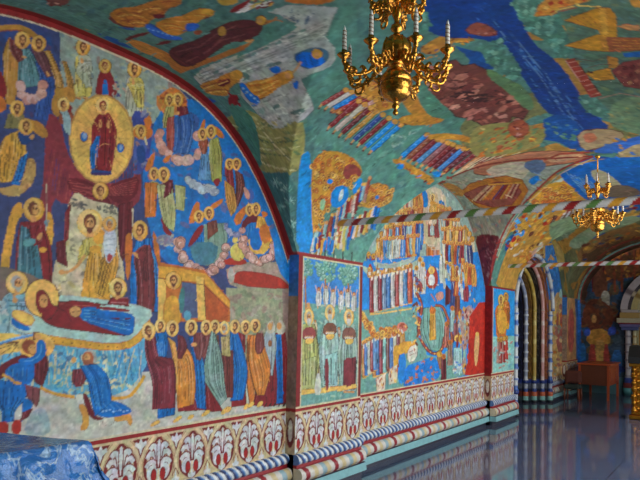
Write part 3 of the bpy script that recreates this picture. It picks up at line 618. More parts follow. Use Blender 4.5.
P((206,206,192), '66,430 74,370 84,372 88,432'); P((130,50,56), '96,330 108,330 108,418 98,418'); P((130,50,56), '150,330 172,326 176,404 152,410')
Z()
strokes((300, 256, 362, 400), 160, 4, .7, PI/2, .2)
P1.mottle(.05)
vv, uu = P1.v[:, None]+0*P1.u[None, :], P1.u[None, :]+0*P1.v[:, None]
P1.a[uu < 4.515] = K['crm']; P1.a[uu < 4.503] = (132,34,34); P1.a[uu > 5.47] = (124,40,36); P1.a[(uu > 5.455) & (uu < 5.47)] = K['crm']
P1.a[vv > 2.055-.01] = (146,38,36); P1.a[(vv > 2.03) & (vv < 2.045) & (uu > 4.51)] = K['crm']; P1.a[vv < ZD+.016] = K['crm']
# ---------------- second bay: the assembly of saints
use(W2)
P((38,134,208), '340,170 500,170 500,400 340,420', 0); P((120,160,148), '356,270 366,230 384,206 410,188 434,178 456,192 474,226 482,262 470,250 430,250 380,262', 1)
rainbow = ['wht', 'gol', 'pnk', 'ora', (180,186,160), 'red', 'blu', 'mar', 'yel', (150,180,190)]
pale = [(214,196,160), 'gol', 'pnk', (206,206,190), 'ora', (190,170,140), (222,176,96)]
P((150,172,160), '368,250 380,215 405,192 432,182 455,196 472,226 480,262 470,268 420,258 405,262 384,264 370,258')
flock(376, 424, 240, 205, 16, rainbow, 2.9, 36, .75, 3); flock(366, 418, 256, 236, 18, rainbow, 2.7, 24, .75, 3); flock(390, 430, 226, 200, 13, pale, 2.7, 40, .75, 3)
flock(432, 474, 206, 240, 13, pale, 2.9, 40, .75, 3); flock(428, 480, 222, 262, 18, pale, 2.7, 36, .75, 3); flock(440, 484, 240, 284, 16, pale, 2.6, 30, .75, 2)
P((206,190,160), '424,190 438,186 448,200 446,250 426,250 420,210'); E('blu', 424, 205, 4, 8); E('blu', 441, 208, 4, 8); fig(432, 200, 5, 248, (220,200,170), 'gol', .6, 1.6, 0, 'brn', True, 'lgo')
L((60,70,130), 2, '421,224 421,250')
Z(290, 240, 2.783)
GT = (112,160,148)
P((38,134,208), '190,60 560,30 560,300 400,330 190,360', 0); P(GT, '190,196 350,184 372,230 380,320 430,330 470,260 500,372 190,460 180,300', 0)
dabs('195,200 480,200 490,360 195,430', 120, [(124,172,158), (100,150,138), (140,176,150)], 8)
P((172,188,166), '200,66 236,94 300,84 352,56 376,44 366,74 304,100 240,110 206,92')
def rowfig(x, y, h, c, r=8.5):
    c = K[c] if isinstance(c, str) else c
    DR(c, [(x-6, y+7), (x-7, y+h*.5), (x-6, y+h)], [(x+6, y+7), (x+7, y+h*.5), (x+6, y+h)], 4, 2.2, True); L(lt(c, .5), 1.4, [(x-3, y+12), (x-3, y+h-6)]); L(dk(c, .5), 1.2, [(x+3, y+12), (x+4, y+h-4)])
    E('ora', x, y, r*.84, r); E('lgo', x-.8, y-1, r*.62, r*.78); E('dsk', x, y+1, r*.42, r*.56); E('skn', x+.6, y+2, r*.3, r*.42); P((226,214,196), [(x-3.4, y+6), (x+3.4, y+6), (x+2, y+16), (x-2, y+16)], 0); L('lgo', 2.6, [(x-5, y+h+2), (x+5, y+h+1)])
P('red', '214,100 222,58 234,90')
for k, c in enumerate(((150,44,44), (206,200,190), (140,40,50), (124,150,176), (60,124,190), (206,204,190), (170,60,50), (206,200,190), (80,140,190), (196,84,50))): rowfig(228+k*11.8, 96-k*2.6, 106-k*.4, c)
for k in range(5): rowfig(222+k*23, 82-k*5, 20, (200,150,80), 7)
L('lgo', 4, '222,208 280,200 346,190'); P('lgo', '196,206 206,200 220,228 236,240 230,262 206,232'); halos('196,200 210,200 236,240 230,264 200,230', 16, 7, .9)
for k, c in enumerate(((200,130,60), (70,130,190), (140,44,52), (124,176,166), (120,70,60), (60,110,170), (206,196,170), (130,48,60), (196,140,60))): rowfig(236+k*9.6, 264-k*1.6, 116-k*2, c, 8)
for k, c in enumerate(((210,140,60), (60,124,190), (196,200,180), (150,50,50), (80,130,180))): rowfig(206+k*8, 286-k*5, 96, c, 8)
halos('226,250 312,240 314,262 232,274', 26, 7, .9)
P((206,120,100), '296,236 312,226 330,240 322,256 300,256'); dabs('298,232 328,236 322,256 300,254', 9, ['wht', 'rus', 'lgo'], 5)
P('gol', '300,286 350,280 346,306 322,316 300,322', 1, 'ora'); P((214,210,190), '328,300 356,288 352,334 326,342', 1, 'rus'); L('rus', 1.6, '332,312 350,304'); L('rus', 1.6, '332,322 350,314'); P((38,130,206), '300,322 324,312 320,396 300,402'); P('gol', '286,296 302,290 302,360 290,366')
for a_, b_ in ((240, 386), (274, 362)): P((222,206,176), [(a_, b_), (a_+26, b_-16), (a_+24, b_+34), (a_+2, b_+40)], 0, 'rus', .8); dabs(f'{a_},{b_} {a_+26},{b_-14} {a_+24},{b_+30} {a_+2},{b_+36}', 12, ['rus', 'lgo', 'pnk', 'ora'], 5, .4, PI/2)
P((30,124,206), '318,352 360,338 402,322 414,346 420,380 390,396 314,410'); dabs('322,354 400,328 416,378 390,394 320,404', 46, [(196,112,70), (60,146,214), (180,120,90), (20,100,180)], 6, .6)
# throne between pale angels
for x, y in ((362, 60), (370, 74), (424, 44), (434, 60), (352, 84)): DR((206,206,190), [(x-6, y), (x-9, y+40), (x-6, y+76)], [(x+6, y), (x+9, y+40), (x+6, y+76)], 6, 2.6); E('gol', x, y-6, 6, 8); E('dsk', x, y-5, 3, 4)
P((176,60,44), '378,92 390,72 404,74 412,100 410,134 380,134', 1, 'dbr'); E('lgo', 394, 84, 9, 11, out='brn'); P((220,214,204), '386,96 402,96 404,126 384,126', 1, 'mar'); E('skn', 394, 86, 4, 6); dabs('374,70 414,70 416,140 374,140', 12, ['gol', 'wht', 'pnk'], 4)
P((140,60,60), '346,96 360,110 372,128 364,150 352,136'); dabs('340,90 372,120 370,150 350,150', 18, ['gol', 'brn', (60,130,190), 'pnk'], 5)
P((38,134,208), '352,170 376,150 420,150 436,176 410,190 372,196 356,230'); P('pnk', '402,152 424,140 430,160 412,172'); L('ora', 3, '392,150 404,170')
DR((120,164,150), '372,190 366,250 388,306', '416,184 434,240 420,310', 10, 4); DR('gol', '390,200 388,280', '404,200 406,276', 6, 3); E('ora', 397, 196, 9, 10)
S = curve('352,146 366,180 362,220 358,250 368,284 388,310 408,316 424,300 430,270', 7); L((84,40,44), 9, S); L((170,76,60), 5, S); [E('lgo', x, y, 2.2, 2.2, n=6) for x, y in S[::4]]
S = curve('404,182 424,186 436,210 446,240 452,286', 7); L((84,40,44), 8, S); L((176,90,60), 4.4, S)
dabs('340,170 366,180 362,290 344,300', 30, ['gol', 'rus', 'brn', (60,130,190), 'lgo'], 6); DR((150,96,60), '408,316 416,360', '420,306 430,352', 3, 3); E('gol', 416, 318, 8, 8)
for x, y, c in ((440, 120, 'mar'), (454, 132, (50,70,130)), (466, 150, 'rus'), (452, 196, (150,176,170)), (436, 240, (190,110,90)), (462, 226, (130,60,60)), (446, 290, (160,120,100)), (428, 330, 'mar')): DR(c, [(x-6, y), (x-8, y+60)], [(x+6, y), (x+7, y+58)], 6, 2.6); E('ora', x, y-6, 6, 7.5); E('dsk', x, y-5, 3.4, 4.4)
P((38,134,208), '430,88 470,118 520,146 528,200 508,192 470,152 434,130'); dabs('440,96 520,140 524,190 470,150', 20, ['wht', 'gol', (60,80,150), 'rus'], 6, .3, 1.2)
P((176,140,126), '468,200 508,176 514,262 486,300 494,372 474,364 480,290'); dabs('468,200 510,178 512,260 484,310 490,370 474,362', 90, [(150,176,160), 'pnk', 'rus', (90,120,170), 'gol', 'drd', (200,180,160)], 6, .4, PI/2)
P((38,134,208), '452,288 468,268 482,300 480,344 454,346', 1, 'dbl'); DR((160,196,190), '456,300 452,372', '478,300 480,372', 6, 3); E('lgo', 466, 274, 9, 10, out='rus'); E('dsk', 466, 276, 5, 6); dabs('456,340 486,336 486,372 456,376', 16, [(90,140,200), 'wht', 'pnk'], 5)
P((190,44,28), '500,212 526,174 570,170 570,380 486,376 496,330', 0); dabs('500,210 560,180 550,370 494,372', 26, [(200,56,34), (170,36,28)], 9, .4, PI/2); P((226,170,110), '514,268 522,256 528,270 524,330 516,358 512,320', 1, 'drd'); E('lgo', 521, 262, 5, 6)
Z()
Z(360, 170, 4.364)
P((196,176,140), '262,110 300,96 340,100 352,200 330,330 276,320 262,240'); dabs('264,120 340,104 346,300 276,310', 30, [(214,190,160), 'pnk', 'lgo'], 9, .3, PI/2)
def saint(x, y, h, c, lean):
    c = K[c] if isinstance(c, str) else c
    DR(c, curve([(x-9, y+8), (x-11+lean*.4, y+h*.5), (x-9+lean, y+h)], 3), curve([(x+9, y+8), (x+12+lean*.6, y+h*.5), (x+10+lean, y+h)], 3), 5, 3.4, True); L(random.choice(['wht', 'lgo', dk(c, .45)]), 2.2, curve([(x-3, y+12), (x-1+lean*.6, y+h*.5), (x+lean, y+h-6)], 3))
    E('ora', x, y, 8.5, 10.5); E('lgo', x-1, y-1, 6.4, 8); E('dsk', x, y+1, 4.4, 6); E('skn', x+.6, y+2, 3, 4.2)
warm = [(214,150,70), (224,176,96), (206,196,170), (196,110,60), (150,60,56), (170,190,186)]; cool = [(206,204,196), (60,130,196), (150,50,60), (214,150,70), (150,186,190), (60,70,130), (196,90,50)]
P('sky', '262,90 290,84 300,150 284,168 270,150'); P('sky', '344,136 366,130 372,180 352,196')
for x0, x1, ya, yb, n, h, pal in ((196, 268, 132, 96, 6, 74, warm), (140, 270, 186, 160, 9, 84, warm), (104, 276, 250, 226, 12, 96, cool), (74, 262, 304, 286, 12, 84, cool), (330, 400, 150, 176, 5, 90, warm), (300, 436, 196, 216, 9, 96, warm), (352, 462, 256, 250, 8, 104, warm), (360, 486, 316, 322, 9, 96, cool), (372, 430, 402, 432, 4, 74, warm), (440, 506, 396, 430, 4, 90, cool), (400, 470, 470, 500, 4, 70, cool)):
    for k in range(n):
        t = (k+.5)/n; saint(x0+(x1-x0)*t+random.uniform(-3, 3), ya+(yb-ya)*t+random.uniform(-5, 5), h+random.uniform(-10, 10), random.choice(pal), random.uniform(-7, 7))
fig(316, 120, 17, 240, (220,196,160), 'gol', .72, 1.5, 0, 'brn', True, 'lgo')
P((172,190,172), '56,396 110,412 160,404 220,384 244,372 236,400 170,424 110,430 66,424'); L('gry', 3, curve('60,402 120,418 180,406 240,380', 4))
Z()
dabs('442,262 466,272 470,290 452,280', 14, ['wht', (150,180,190), 'gol', 'sky', 'rus'], 4, .25, PI/2); dabs('450,310 466,312 466,360 452,360', 10, ['pnk', 'rus', (150,190,170), (120,150,190), 'gol', 'drd', 'sky'], 4, .3, PI/2)
strokes((362, 186, 490, 390), 500, 6, .7, PI/2, .28)
W2.mottle(.05)
band(W2, 2, -.25, .255, (150,140,116)); band(W2, 2, .005, .012, (150,80,60)); W2.a[W2.v < ZD+.016] = K['crm']
# ---------------- second pier: two seraph-like saints on blue
use(P2)
P((38,146,214), '485,280 525,285 525,350 485,350', 0); P((140,196,186), '485,337 525,335 525,380 485,380', 0)
fig(501, 300, 5.5, 338, 'ora', 'gol', .5, 1.9, 0, 'brn', True, 'lgo', False); fig(506, 297, 4.6, 330, 'gol', 'ora', .5, 1.5, 0, 'brn', True, 'gol', False); E('gol', 502, 322, 5, 12)
flock(497, 508, 340, 338, 4, ['wht', 'pnk', 'red'], 2.4, 24, .55, .5); dabs('494,342 514,340 512,368 494,370', 26, [(170,210,200), (110,180,190), 'pnk'], 2)
P2.mottle(.06); vv, uu = P2.v[:, None]+0*P2.u[None, :], P2.u[None, :]+0*P2.v[:, None]
P2.a[uu < 9.39] = (128,32,32); P2.a[uu > 10.45] = (196,150,120); P2.a[(uu > 9.39) & (uu < 9.42)] = K['crm']; P2.a[vv > 2.02] = (146,36,34); P2.a[vv < ZD+.016] = K['crm']
# ---------------- the vault
C1 = Canvas(-.2, 4.97, -.145, PI, .010, .0058, (84,132,118), on_vault)
C2 = Canvas(4.97, 9.915, -.145, PI, .014, .0075, (84,132,118), on_vault)
C3 = Canvas(9.915, 15.02, -.145, PI, .024, .012, (112,112,76), on_vault)
for cv in (C1, C2, C3):         # ground of the painting: drifting fields of sea, hill and cloud
    n1 = vnoise(cv.nv, cv.nu, .9/cv.du*.5); n2 = vnoise(cv.nv, cv.nu, .5/cv.du*.5)
    cv.a[n1 > .66] = (120,120,74); cv.a[n1 < .25] = (20,80,150); cv.a[(n2 > .72) & (n1 > .3)] = (176,130,60)
use(C1, C2, C3)
T = (84,126,116)
P(T, '-20,-30 430,-30 430,20 470,60 440,130 480,180 430,186 364,262 297,250 284,246 250,160 200,90 120,40 0,0', 0)
dabs('0,-10 420,-10 420,130 300,240 240,130 120,40', 260, [(88,128,118), (74,112,106), (92,132,112), (68,108,108)], 6, .4, -.4)
# strip of beings along the top edge
P((112,62,58), '46,-2 70,-2 68,4 56,6 48,3'); dabs('45,-4 72,-4 68,6 48,6', 10, ['mar', 'pnk', 'brn'], 2)
Z(90, 0, 4.267)
P((104,50,48), '70,72 120,66 200,112 180,122 110,106'); P((44,84,150), '96,112 200,120 190,132'); P((190,120,50), '78,56 130,30 190,30 250,8 300,-6 392,-10 388,20 330,36 312,70 262,80 240,112 190,116 130,104 100,80', 1, 'brn')
for t in ('110,60 160,50 220,60', '130,90 190,80 240,90', '180,40 230,40 290,24', '250,60 300,56 330,30', '300,10 350,4 384,10', '150,70 170,96 200,108'): L('rus', 4, curve(t, 4)); 
for t in ('120,70 170,62 230,72', '200,50 250,36 300,36', '170,100 200,94 236,98'): L('lgo', 3, curve(t, 4))
P('mar', '262,62 310,58 326,72 280,80'); P((190,122,54), '150,164 200,170 280,200 330,222 412,290 390,302 300,252 200,212', 1); P('mar', '144,166 200,142 262,134 250,146 190,160 160,176'); P('mar', '270,190 320,172 356,176 310,192')
P((44,98,190), '230,106 264,98 300,128 340,148 396,160 390,172 310,166 258,142', 1, 'dbl'); [E((130,170,210), 250+q*20, 122+q*6, 5, 3) for q in range(6)]
P((206,136,50), '268,100 330,76 400,64 450,40 480,32 532,44 526,66 490,76 452,96 402,142 360,152 320,140', 1, 'brn'); P((44,104,200), '408,100 450,96 472,110 440,132 408,132', 1, 'dbl'); E('gol', 500, 50, 26, 14, out='brn'); P('rus', '440,132 480,126 476,146 446,148')
for t in ('300,104 340,100 390,110', '320,126 360,118 400,124', '360,82 400,84 440,80', '440,58 470,60 500,64'): L('ora', 4, curve(t, 4)); L('lgo', 2.4, curve(t, 4)+np.array([4, 7]))
Z()
P((190,150,60), '215,-2 240,-4 236,4 222,6'); P('wht', '232,8 246,2 258,4 246,11 236,14'); P('drd', '228,11 240,3 252,-2 246,6 234,13'); P('mar', '258,2 276,0 268,8 254,8'); P((190,110,40), '280,0 300,-6 340,-6 330,4 300,4'); P('yel', '244,8 256,2 262,3 250,10'); dabs('224,10 250,-2 276,-2 270,8 236,14', 16, ['wht', 'drd', 'yel', 'gol'], 3, .3, -.5)
# tomb with the shrouded figure
P((170,104,48), '158,52 268,16 299,26 244,50 190,70 178,74'); P((82,128,112), '178,54 268,21 290,27 240,46 192,64')
P((178,176,160), '190,73 240,53 300,27 288,14 276,10 300,4 332,6 342,14 322,40 300,50 250,68 204,88'); 
P((150,150,138), '275,12 300,8 314,18 300,26'); dabs('278,12 306,8 312,18 300,25', 16, [(88,104,112), (190,190,178), (110,120,124)], 2)
for k in range(5): L((118,126,116), .8, [(196+k*3, 76+k*2.6), (250+k*3, 54+k*2.6), (316+k*2, 26+k*3)])
for k in range(7): E((108,136,118), 216+k*13, 71-k*5.6, 3.2, 1.3, -.4)
P((92,42,44), '168,50 182,44 198,40 212,30 226,23 240,20 254,20 262,24 262,32 246,41 228,42 212,54 196,64 184,67 172,58', 1, 'dbr')
for t in ('176,52 200,46 216,34 236,26', '186,62 206,52 222,40 246,34', '214,46 226,34'): L((128,72,70), 1.1, t)
L('dbr', 1, '180,56 210,44 228,30 256,26'); E('och', 222, 31, 4, 5); E('gol', 261, 20, 5, 4.4, out='brn'); E('skn', 259.5, 20.5, 2.6, 2.6); P('skn', '244,40 256,38 254,42 246,42')
# white building with the angel's flight
Z(200, 0, 3.69)
W_ = (170,174,164)
P((84,132,118), '440,20 580,20 580,200 560,330 430,420 400,380 380,300 480,240', 0)
P(W_, '-4,276 180,206 376,104 330,60 250,44 320,18 420,20 506,26 472,112 458,132 498,176 494,226 372,292 412,372 420,402 384,440 292,474 240,486 232,440 152,352 150,306', 0, (96,112,112), 2)
P((84,132,118), '260,70 340,84 366,100 300,138 180,196 120,220 200,150')
for q in range(9): L(random.choice([(120,128,122), (196,198,186), (140,146,138)]), 3, [(10+q*4, 282+q*8-(q*6)), (180+q*4, 210+q*6), (380+q*5, 108+q*8), (470, 70+q*7)])
for q in range(8): E((104,136,124), 60+q*46, 266-q*22, 13, 5, -.45); E((196,198,186), 76+q*46, 262-q*22, 6, 3)
dabs('290,62 340,36 420,40 440,60 380,90', 44, [(90,106,114), (196,196,184), (120,130,134), (70,96,120)], 7)
L((120,132,130), 3, '506,28 472,112 458,132'); L((200,202,190), 4, '330,150 460,134 476,150')
P((96,124,116), '120,274 170,262 190,290 150,300'); P((200,202,190), '226,232 320,206 326,224 240,250'); P((104,128,120), '236,240 300,222 306,234 250,248')
L(W_, 16, curve('330,200 380,176 440,162 484,178 490,220 450,250 380,270', 5)); P((62,104,128), '338,204 384,182 440,172 474,186 478,216 440,244 382,256', 1, (96,112,112)); P((10,104,204), '342,206 400,186 428,212 456,206 464,236 390,256', 1, 'dbl'); [L('dbl', 3, [(360+q*22, 200), (372+q*22, 240)]) for q in range(4)]; E('gol', 432, 198, 20, 18, out='brn'); E('skn', 430, 202, 10, 12)
for q in range(4): P((190,192,180), [(196+q*18, 394+q*20), (300+q*20, 348+q*22), (306+q*20, 360+q*22), (202+q*18, 406+q*20)], 0, (110,120,116), 1)
P((92,118,110), '266,392 290,380 298,396 276,408'); P((92,118,110), '330,410 384,392 390,412 344,426'); P((150,170,156), '218,400 244,394 238,420 220,420')
P((206,142,54), '158,302 250,290 300,264 342,262 348,292 292,322 250,352 214,372 188,340', 1, 'brn')
for t in ('180,316 230,310 290,290', '200,340 240,332 290,304', '214,360 250,340 280,324'): L('ora', 5, curve(t, 4)); L('lgo', 3, curve(t, 4)-np.array([0, 8]))
P((14,110,204), '142,312 160,302 190,344 224,364 212,384 178,372', 1, 'dbl'); P((14,110,204), '252,250 290,240 302,262 274,272', 1, 'dbl'); P((14,110,204), '344,300 364,294 362,328 344,322', 1, 'dbl'); E('gol', 326, 276, 20, 18, out='brn'); E('skn', 324, 278, 11, 11); L('skn', 8, '340,270 362,244 372,226'); [E((150,190,220), 160+q*14, 326+q*12, 5, 4) for q in range(5)]
P((190,128,50), '-6,312 60,290 108,264 150,262 158,292 112,320 100,352 60,352 20,342', 1, 'brn'); E('gol', 134, 276, 24, 19, out='brn'); P('mar', '56,300 108,284 116,306 74,322'); P('drd', '102,350 146,348 132,402 108,392', 1, 'dbr'); L('drd', 6, '96,330 120,360 150,392')
for t in ('10,320 60,304 100,290', '20,336 60,330 100,330'): L('rus', 4, curve(t, 4)); L('lgo', 3, curve(t, 4)+np.array([3, 7]))
P((44,90,170), '-20,366 30,360 70,374 20,386')
Z()
# olive terraces and dark meadow
P((150,144,84), '222,120 244,108 262,116 276,132 302,116 306,140 302,160 296,174 262,174 246,152', 1)
for t in ('226,124 246,128 268,138 296,134', '234,134 254,146 276,150 300,146', '246,152 262,162 280,168 296,170', '250,122 262,130 276,146 290,160'): L((206,194,140), 1.5, curve(t)); 
for t in ('228,128 250,134 270,142 298,140', '240,142 260,152 290,156'): L((84,104,76), 1.2, curve(t))
dabs('236,112 300,120 298,170 252,164', 60, [(176,168,106), (128,132,80), (100,120,80), (190,180,120)], 3.4, .35, .5)
P((66,112,108), '256,172 298,172 298,246 286,246 274,210'); P((72,124,106), '226,100 250,112 258,130 262,170 250,160 236,124')
for cx, cy in ((276, 182), (290, 200), (280, 206), (293, 222), (286, 188), (294, 236)):
    for k in range(9): a = k*.7; L(random.choice([(150,186,170), (104,156,140)]), .7, [(cx, cy), (cx+6*math.cos(a), cy+5*math.sin(a))])
# blue strip, then the procession of the blessed rising to the right
P((20,140,212), '300,158 306,150 311,154 312,200 313,251 296,249 297,200', 1)
P((94,146,130), '311,150 326,120 400,86 470,150 480,176 430,188 372,250 364,262 313,252')
dabs('312,150 400,100 476,170 372,250 314,250', 90, [(86,138,122), (108,156,138), (80,128,122)], 5, .5, -.5)
gold = ['gol', 'ora', 'och', (222,168,70), (190,124,44), 'brn']
P((204,146,52), '311,164 320,152 334,150 348,154 360,164 363,174 350,184 340,196 330,206 318,224 312,236')
halos('311,166 326,150 348,155 362,170 346,196 316,230', 110, 2.7, .9)
P((204,146,52), '356,196 366,186 378,182 390,186 394,198 386,206 372,208 358,206'); halos('356,196 378,182 393,190 388,206 358,206', 44, 2.5, .9)
E((10,130,210), 330, 181, 3, 2.6); E((10,130,210), 377, 197, 2, 2)
robes = [(214,200,180), 'red', 'blu', 'gol', (170,80,60), (150,190,190), 'yel', 'pnk', (10,130,210), 'drd']
for k in range(26):
    x = 314+k*2.2+random.uniform(-1, 1); y = 236-k*2.2+random.uniform(-3, 3); c = random.choice(robes); h = 17+random.uniform(-3, 4); L(c, 3, [(x, y), (x-3, y+h)]); L(dk(c), .7, [(x+1, y+1), (x-2, y+h)])
    E(random.choice(['gol', 'skn', 'lgo']), x+.4, y-1, 1.7, 2)
for k in range(16):
    x = 340+k*2.6; y = 224-k*1.2+random.uniform(-2, 2); c = random.choice(robes); L(c, 3, [(x, y), (x-5, y+22)]); L(dk(c), .7, [(x+1, y), (x-4, y+22)])
for k in range(30):
    x = 316+random.uniform(0, 40); y = 250-(x-316)*.1-random.uniform(0, 10); c = random.choice(robes); L(c, 2.6, [(x, y-8), (x-1.5, y+4)])
P((14,136,216), '332,188 346,184 350,196 340,208 330,206'); P((200,210,206), '340,190 344,188 343,198 338,202'); P((14,136,216), '352,186 362,176 362,184 354,196'); P((150,66,58), '342,168 352,162 362,170 360,178 354,172 346,182'); P((150,190,150), '320,200 326,198 324,210 320,210')
for k in range(5): L((50,30,30), 1, [(316+k*9, 246+k*1.2), (316+k*9, 254+k*1.4)]); E('wht', 318+k*9, 252+k*1.6, 1.6, 1.2)
# diagonal rows of robed figures
def rank(x0, y0, x1, y1, n, dx, dy, cols, w=4.2):
    for k in range(n):
        t = k/(n-1) if n > 1 else 0; x, y = x0+(x1-x0)*t, y0+(y1-y0)*t; c = cols[k % len(cols)]; c = K[c] if isinstance(c, str) else c
        L(dk(c, .55), w+1, [(x, y), (x+dx, y+dy)]); L(c, w, [(x, y), (x+dx, y+dy)]); L(lt(c, .3), .8, [(x-.8, y-.8), (x+dx-.8, y+dy-.8)])
        for q in range(4): E(lt(c, .5), x+dx*(.2+.2*q), y+dy*(.2+.2*q)+.6, .8, .7, n=6)
        E('gol', x+dx+2, y+dy-1.2, 3, 2.6, out='brn', n=10); E('skn', x+dx+2, y+dy-1, 1.4, 1.5, n=8); L('skn', 2, [(x, y), (x-2.6, y+3)]); E('mar', x-3, y+4, 1.5, 1.1, n=6)
P((198,138,48), '330,112 352,92 374,78 396,92 404,104 380,112 356,118'); halos('330,112 372,80 402,100 356,118', 40, 2.4, 1.1)
rank(322, 104, 352, 114, 6, 22, -13, [(150,50,50), (206,196,180), (14,130,210), 'red', 'drd', (190,140,130)], 3.8)
rank(330, 126, 372, 150, 8, 27, -24, ['drd', (206,190,170), 'mar', (190,140,60), (36,70,140), 'drd', (14,136,216), (14,136,216)], 4.2)
P((198,138,48), '396,118 420,112 446,116 440,124 404,126'); dabs('398,116 446,116 440,126 402,126', 24, gold, 2)
rank(402, 156, 444, 172, 9, 23, -20, [(14,136,216), 'rus', 'drd', (70,140,200), (150,90,90), 'drd', 'mar', (60,130,200), 'drd'], 4.2)
P((198,138,48), '390,160 404,168 430,184 436,180 424,172 400,158'); dabs('390,160 402,160 436,180 430,186', 26, gold+['red', 'mar', (14,136,216)], 2); E((14,136,216), 400, 166, 4, 3); E((14,136,216), 437, 174, 4, 3)
P((198,138,48), '424,138 440,132 470,136 480,146 460,140'); rank(448, 168, 476, 172, 5, 24, -18, ['mar', 'drd', 'ora', 'drd', 'rus'], 3.6)
dabs('384,140 396,132 416,132 396,148', 20, [(130,170,150), (160,190,176)], 2)
for k in range(6): L((206,190,150), .8, [(454, 178-k*.8), (520, 152-k*4)])
# red crag
P((120,66,56), '424,78 432,70 440,72 446,62 456,60 462,66 474,64 486,70 492,82 502,86 508,92 518,94 530,108 524,118 512,116 508,126 496,122 484,126 470,118 456,116 446,104 436,100', 0, (60,34,34), 1)
for k in range(95):
    x = random.uniform(428, 520); y = 70+(x-436)*.38+random.uniform(-6, 36)*(1 if x < 500 else .6); q_ = random.uniform(3, 8); a_ = random.uniform(-.6, .5)
    c_ = random.choice([(180,108,90), (190,120,100), (150,84,70), (130,66,56), (200,140,120), (112,56,50)]); ca, sa = math.cos(a_), math.sin(a_)
    P(c_, [(x+q_*(u*ca-v_*sa), y+q_*(u*sa+v_*ca)) for u, v_ in ((-1, .1), (-.3, -.5), (1, -.45), (1.2, .1), (.2, .5))], 0, (76,34,34), .4)
for k in range(36):
    x = random.uniform(448, 506); y = 92+(x-448)*.18+random.uniform(-5, 7); L((64,34,34), random.uniform(1, 2.4), [(x, y), (x+random.uniform(4, 9), y-random.uniform(-2, 4))])
P((84,134,112), '400,90 420,80 438,100 456,116 440,120 410,108'); P((196,134,50), '398,86 412,84 424,112 440,122 424,124 404,108')
P((190,130,54), '418,50 432,40 444,34 450,46 430,56'); P((190,130,54), '450,34 460,30 474,34 472,42 452,42', 1, 'brn'); dabs('420,46 470,32 472,42 430,56', 18, gold, 2.2); P((90,130,130), '460,20 476,22 474,27 460,26')
dabs('420,54 446,44 452,54 430,64', 12, [(90,80,120), 'brn', 'och'], 2)
# river
P((12,62,134), '418,-30 512,-30 514,-4 522,22 534,44 556,60 572,80 582,98 598,118 612,128 590,138 596,152 584,152 566,118 544,112 528,84 508,58 494,44 480,38 456,38 438,36 424,28')
for k in range(50):
    t = random.random(); x = 470+t*115; y = 10+t*120+random.uniform(-16, 8); L(random.choice([(60,104,176), (70,120,180), (36,80,160)]), .8, [(x, y), (x+6, y+9)])
L((86,126,170), 1, '500,30 540,76 586,150'); L((86,126,170), 1, '506,28 546,74 590,148')
P((150,82,66), '464,32 474,22 486,24 500,34 486,36', 1, 'brn'); dabs('464,30 480,24 498,34 480,36', 14, ['pnk', 'mar', 'rus'], 1.8)
for px_, n_, s_ in (('506,-6 545,-6 560,20 575,50 562,62 545,40 528,32', 90, 3.4), ('478,44 500,40 520,66 522,80 508,78 486,62', 50, 3), ('575,96 600,92 640,108 640,124 612,122 586,112', 46, 2.8), ('410,12 424,6 432,26 420,36', 22, 2.6)):
    P((76,124,108), px_); dabs(px_, n_, [(100,158,140), (64,112,100), (120,172,150), (84,140,122)], s_, .7)
P((96,130,88), '486,66 510,80 524,86 536,106 528,112 506,90 488,78')
# golden halls on the far slope
Z(520, 0, 3.692)
P((88,120,98), '120,-120 520,-120 520,480 380,450 290,370 210,220 150,60', 0); dabs('150,-40 470,-40 470,420 300,350 200,180', 130, [(98,132,110), (80,112,100), (110,128,92), (90,130,118)], 16, .35, .2)
P((206,140,56), '50,62 70,20 110,-20 290,-14 250,4 210,14 140,30 120,52', 0, 'rus', 1.5); [P(random.choice(['lgo', 'gol', 'red', 'ora']), [(x, y), (x+16, y-8), (x+22, y+2), (x+8, y+10)], 0, 'rus', 1) for x, y in ((62,44), (84,28), (104,10), (124,30), (112,44), (140,8), (160,16), (180,-2), (200,6), (226,-4))]; L('lgo', 5, '112,56 140,36 210,20 300,24'); L('red', 2.5, '112,60 142,42 212,26')
P((200,140,40), '164,74 286,28 330,28 356,58 358,140 318,138 300,128 290,110', 0, 'brn', 1.5); P((216,160,60), '290,30 318,30 326,126 302,126', 0, 'rus', 1); [L('rus', 1.6, [(180+q*24, 76-q*9+q*1.5), (230+q*20, 96)]) for q in range(4)]
P((200,140,40), '166,168 290,126 320,132 328,190 260,186', 0, 'brn', 1.5); P((186,126,44), '292,132 316,136 324,190 302,186', 0); P((168,92,52), '318,136 460,140 460,184 330,190', 0, 'brn', 1); [L('gol', 1.5, [(340, 146+q*11), (450, 150+q*10)]) for q in range(4)]
P((200,140,40), '240,270 330,250 350,292 280,296', 0, 'brn', 1.5); P((186,130,50), '322,206 360,214 364,252 328,250', 0, 'rus', 1); P((130,60,56), '338,262 380,230 460,216 460,330 384,318', 0, 'dbr', 1.5); [P(random.choice([(158,88,72), 'mar', (176,116,84)]), [(x, y), (x+14, y-10), (x+20, y+4), (x+6, y+10)], 0, 'dbr', .8) for x, y in ((356,264), (380,250), (404,246), (376,284), (400,276), (424,262), (396,304), (420,296), (430,236), (440,310))]
P((160,60,44), '168,222 200,214 300,352 262,360', 0, 'dbr', 1.5); [L((206,150,130), 2.2, [(174+q*13, 232+q*17), (206+q*12.4, 226+q*16.6)]) for q in range(8)]; L((196,140,130), 2, '168,222 262,360')
P((210,150,90), '360,96 390,88 440,94 440,112 400,110', 0, 'red', 1); P((20,100,180), '380,196 450,188 450,210 384,210', 0); P((206,150,60), '392,-14 480,-20 480,30 420,26', 0); L((100,60,60), 2, '200,214 270,226 330,206'); L((110,70,60), 2, '250,250 300,236 340,238'); L((176,130,110), 3, '290,364 370,344 460,360')
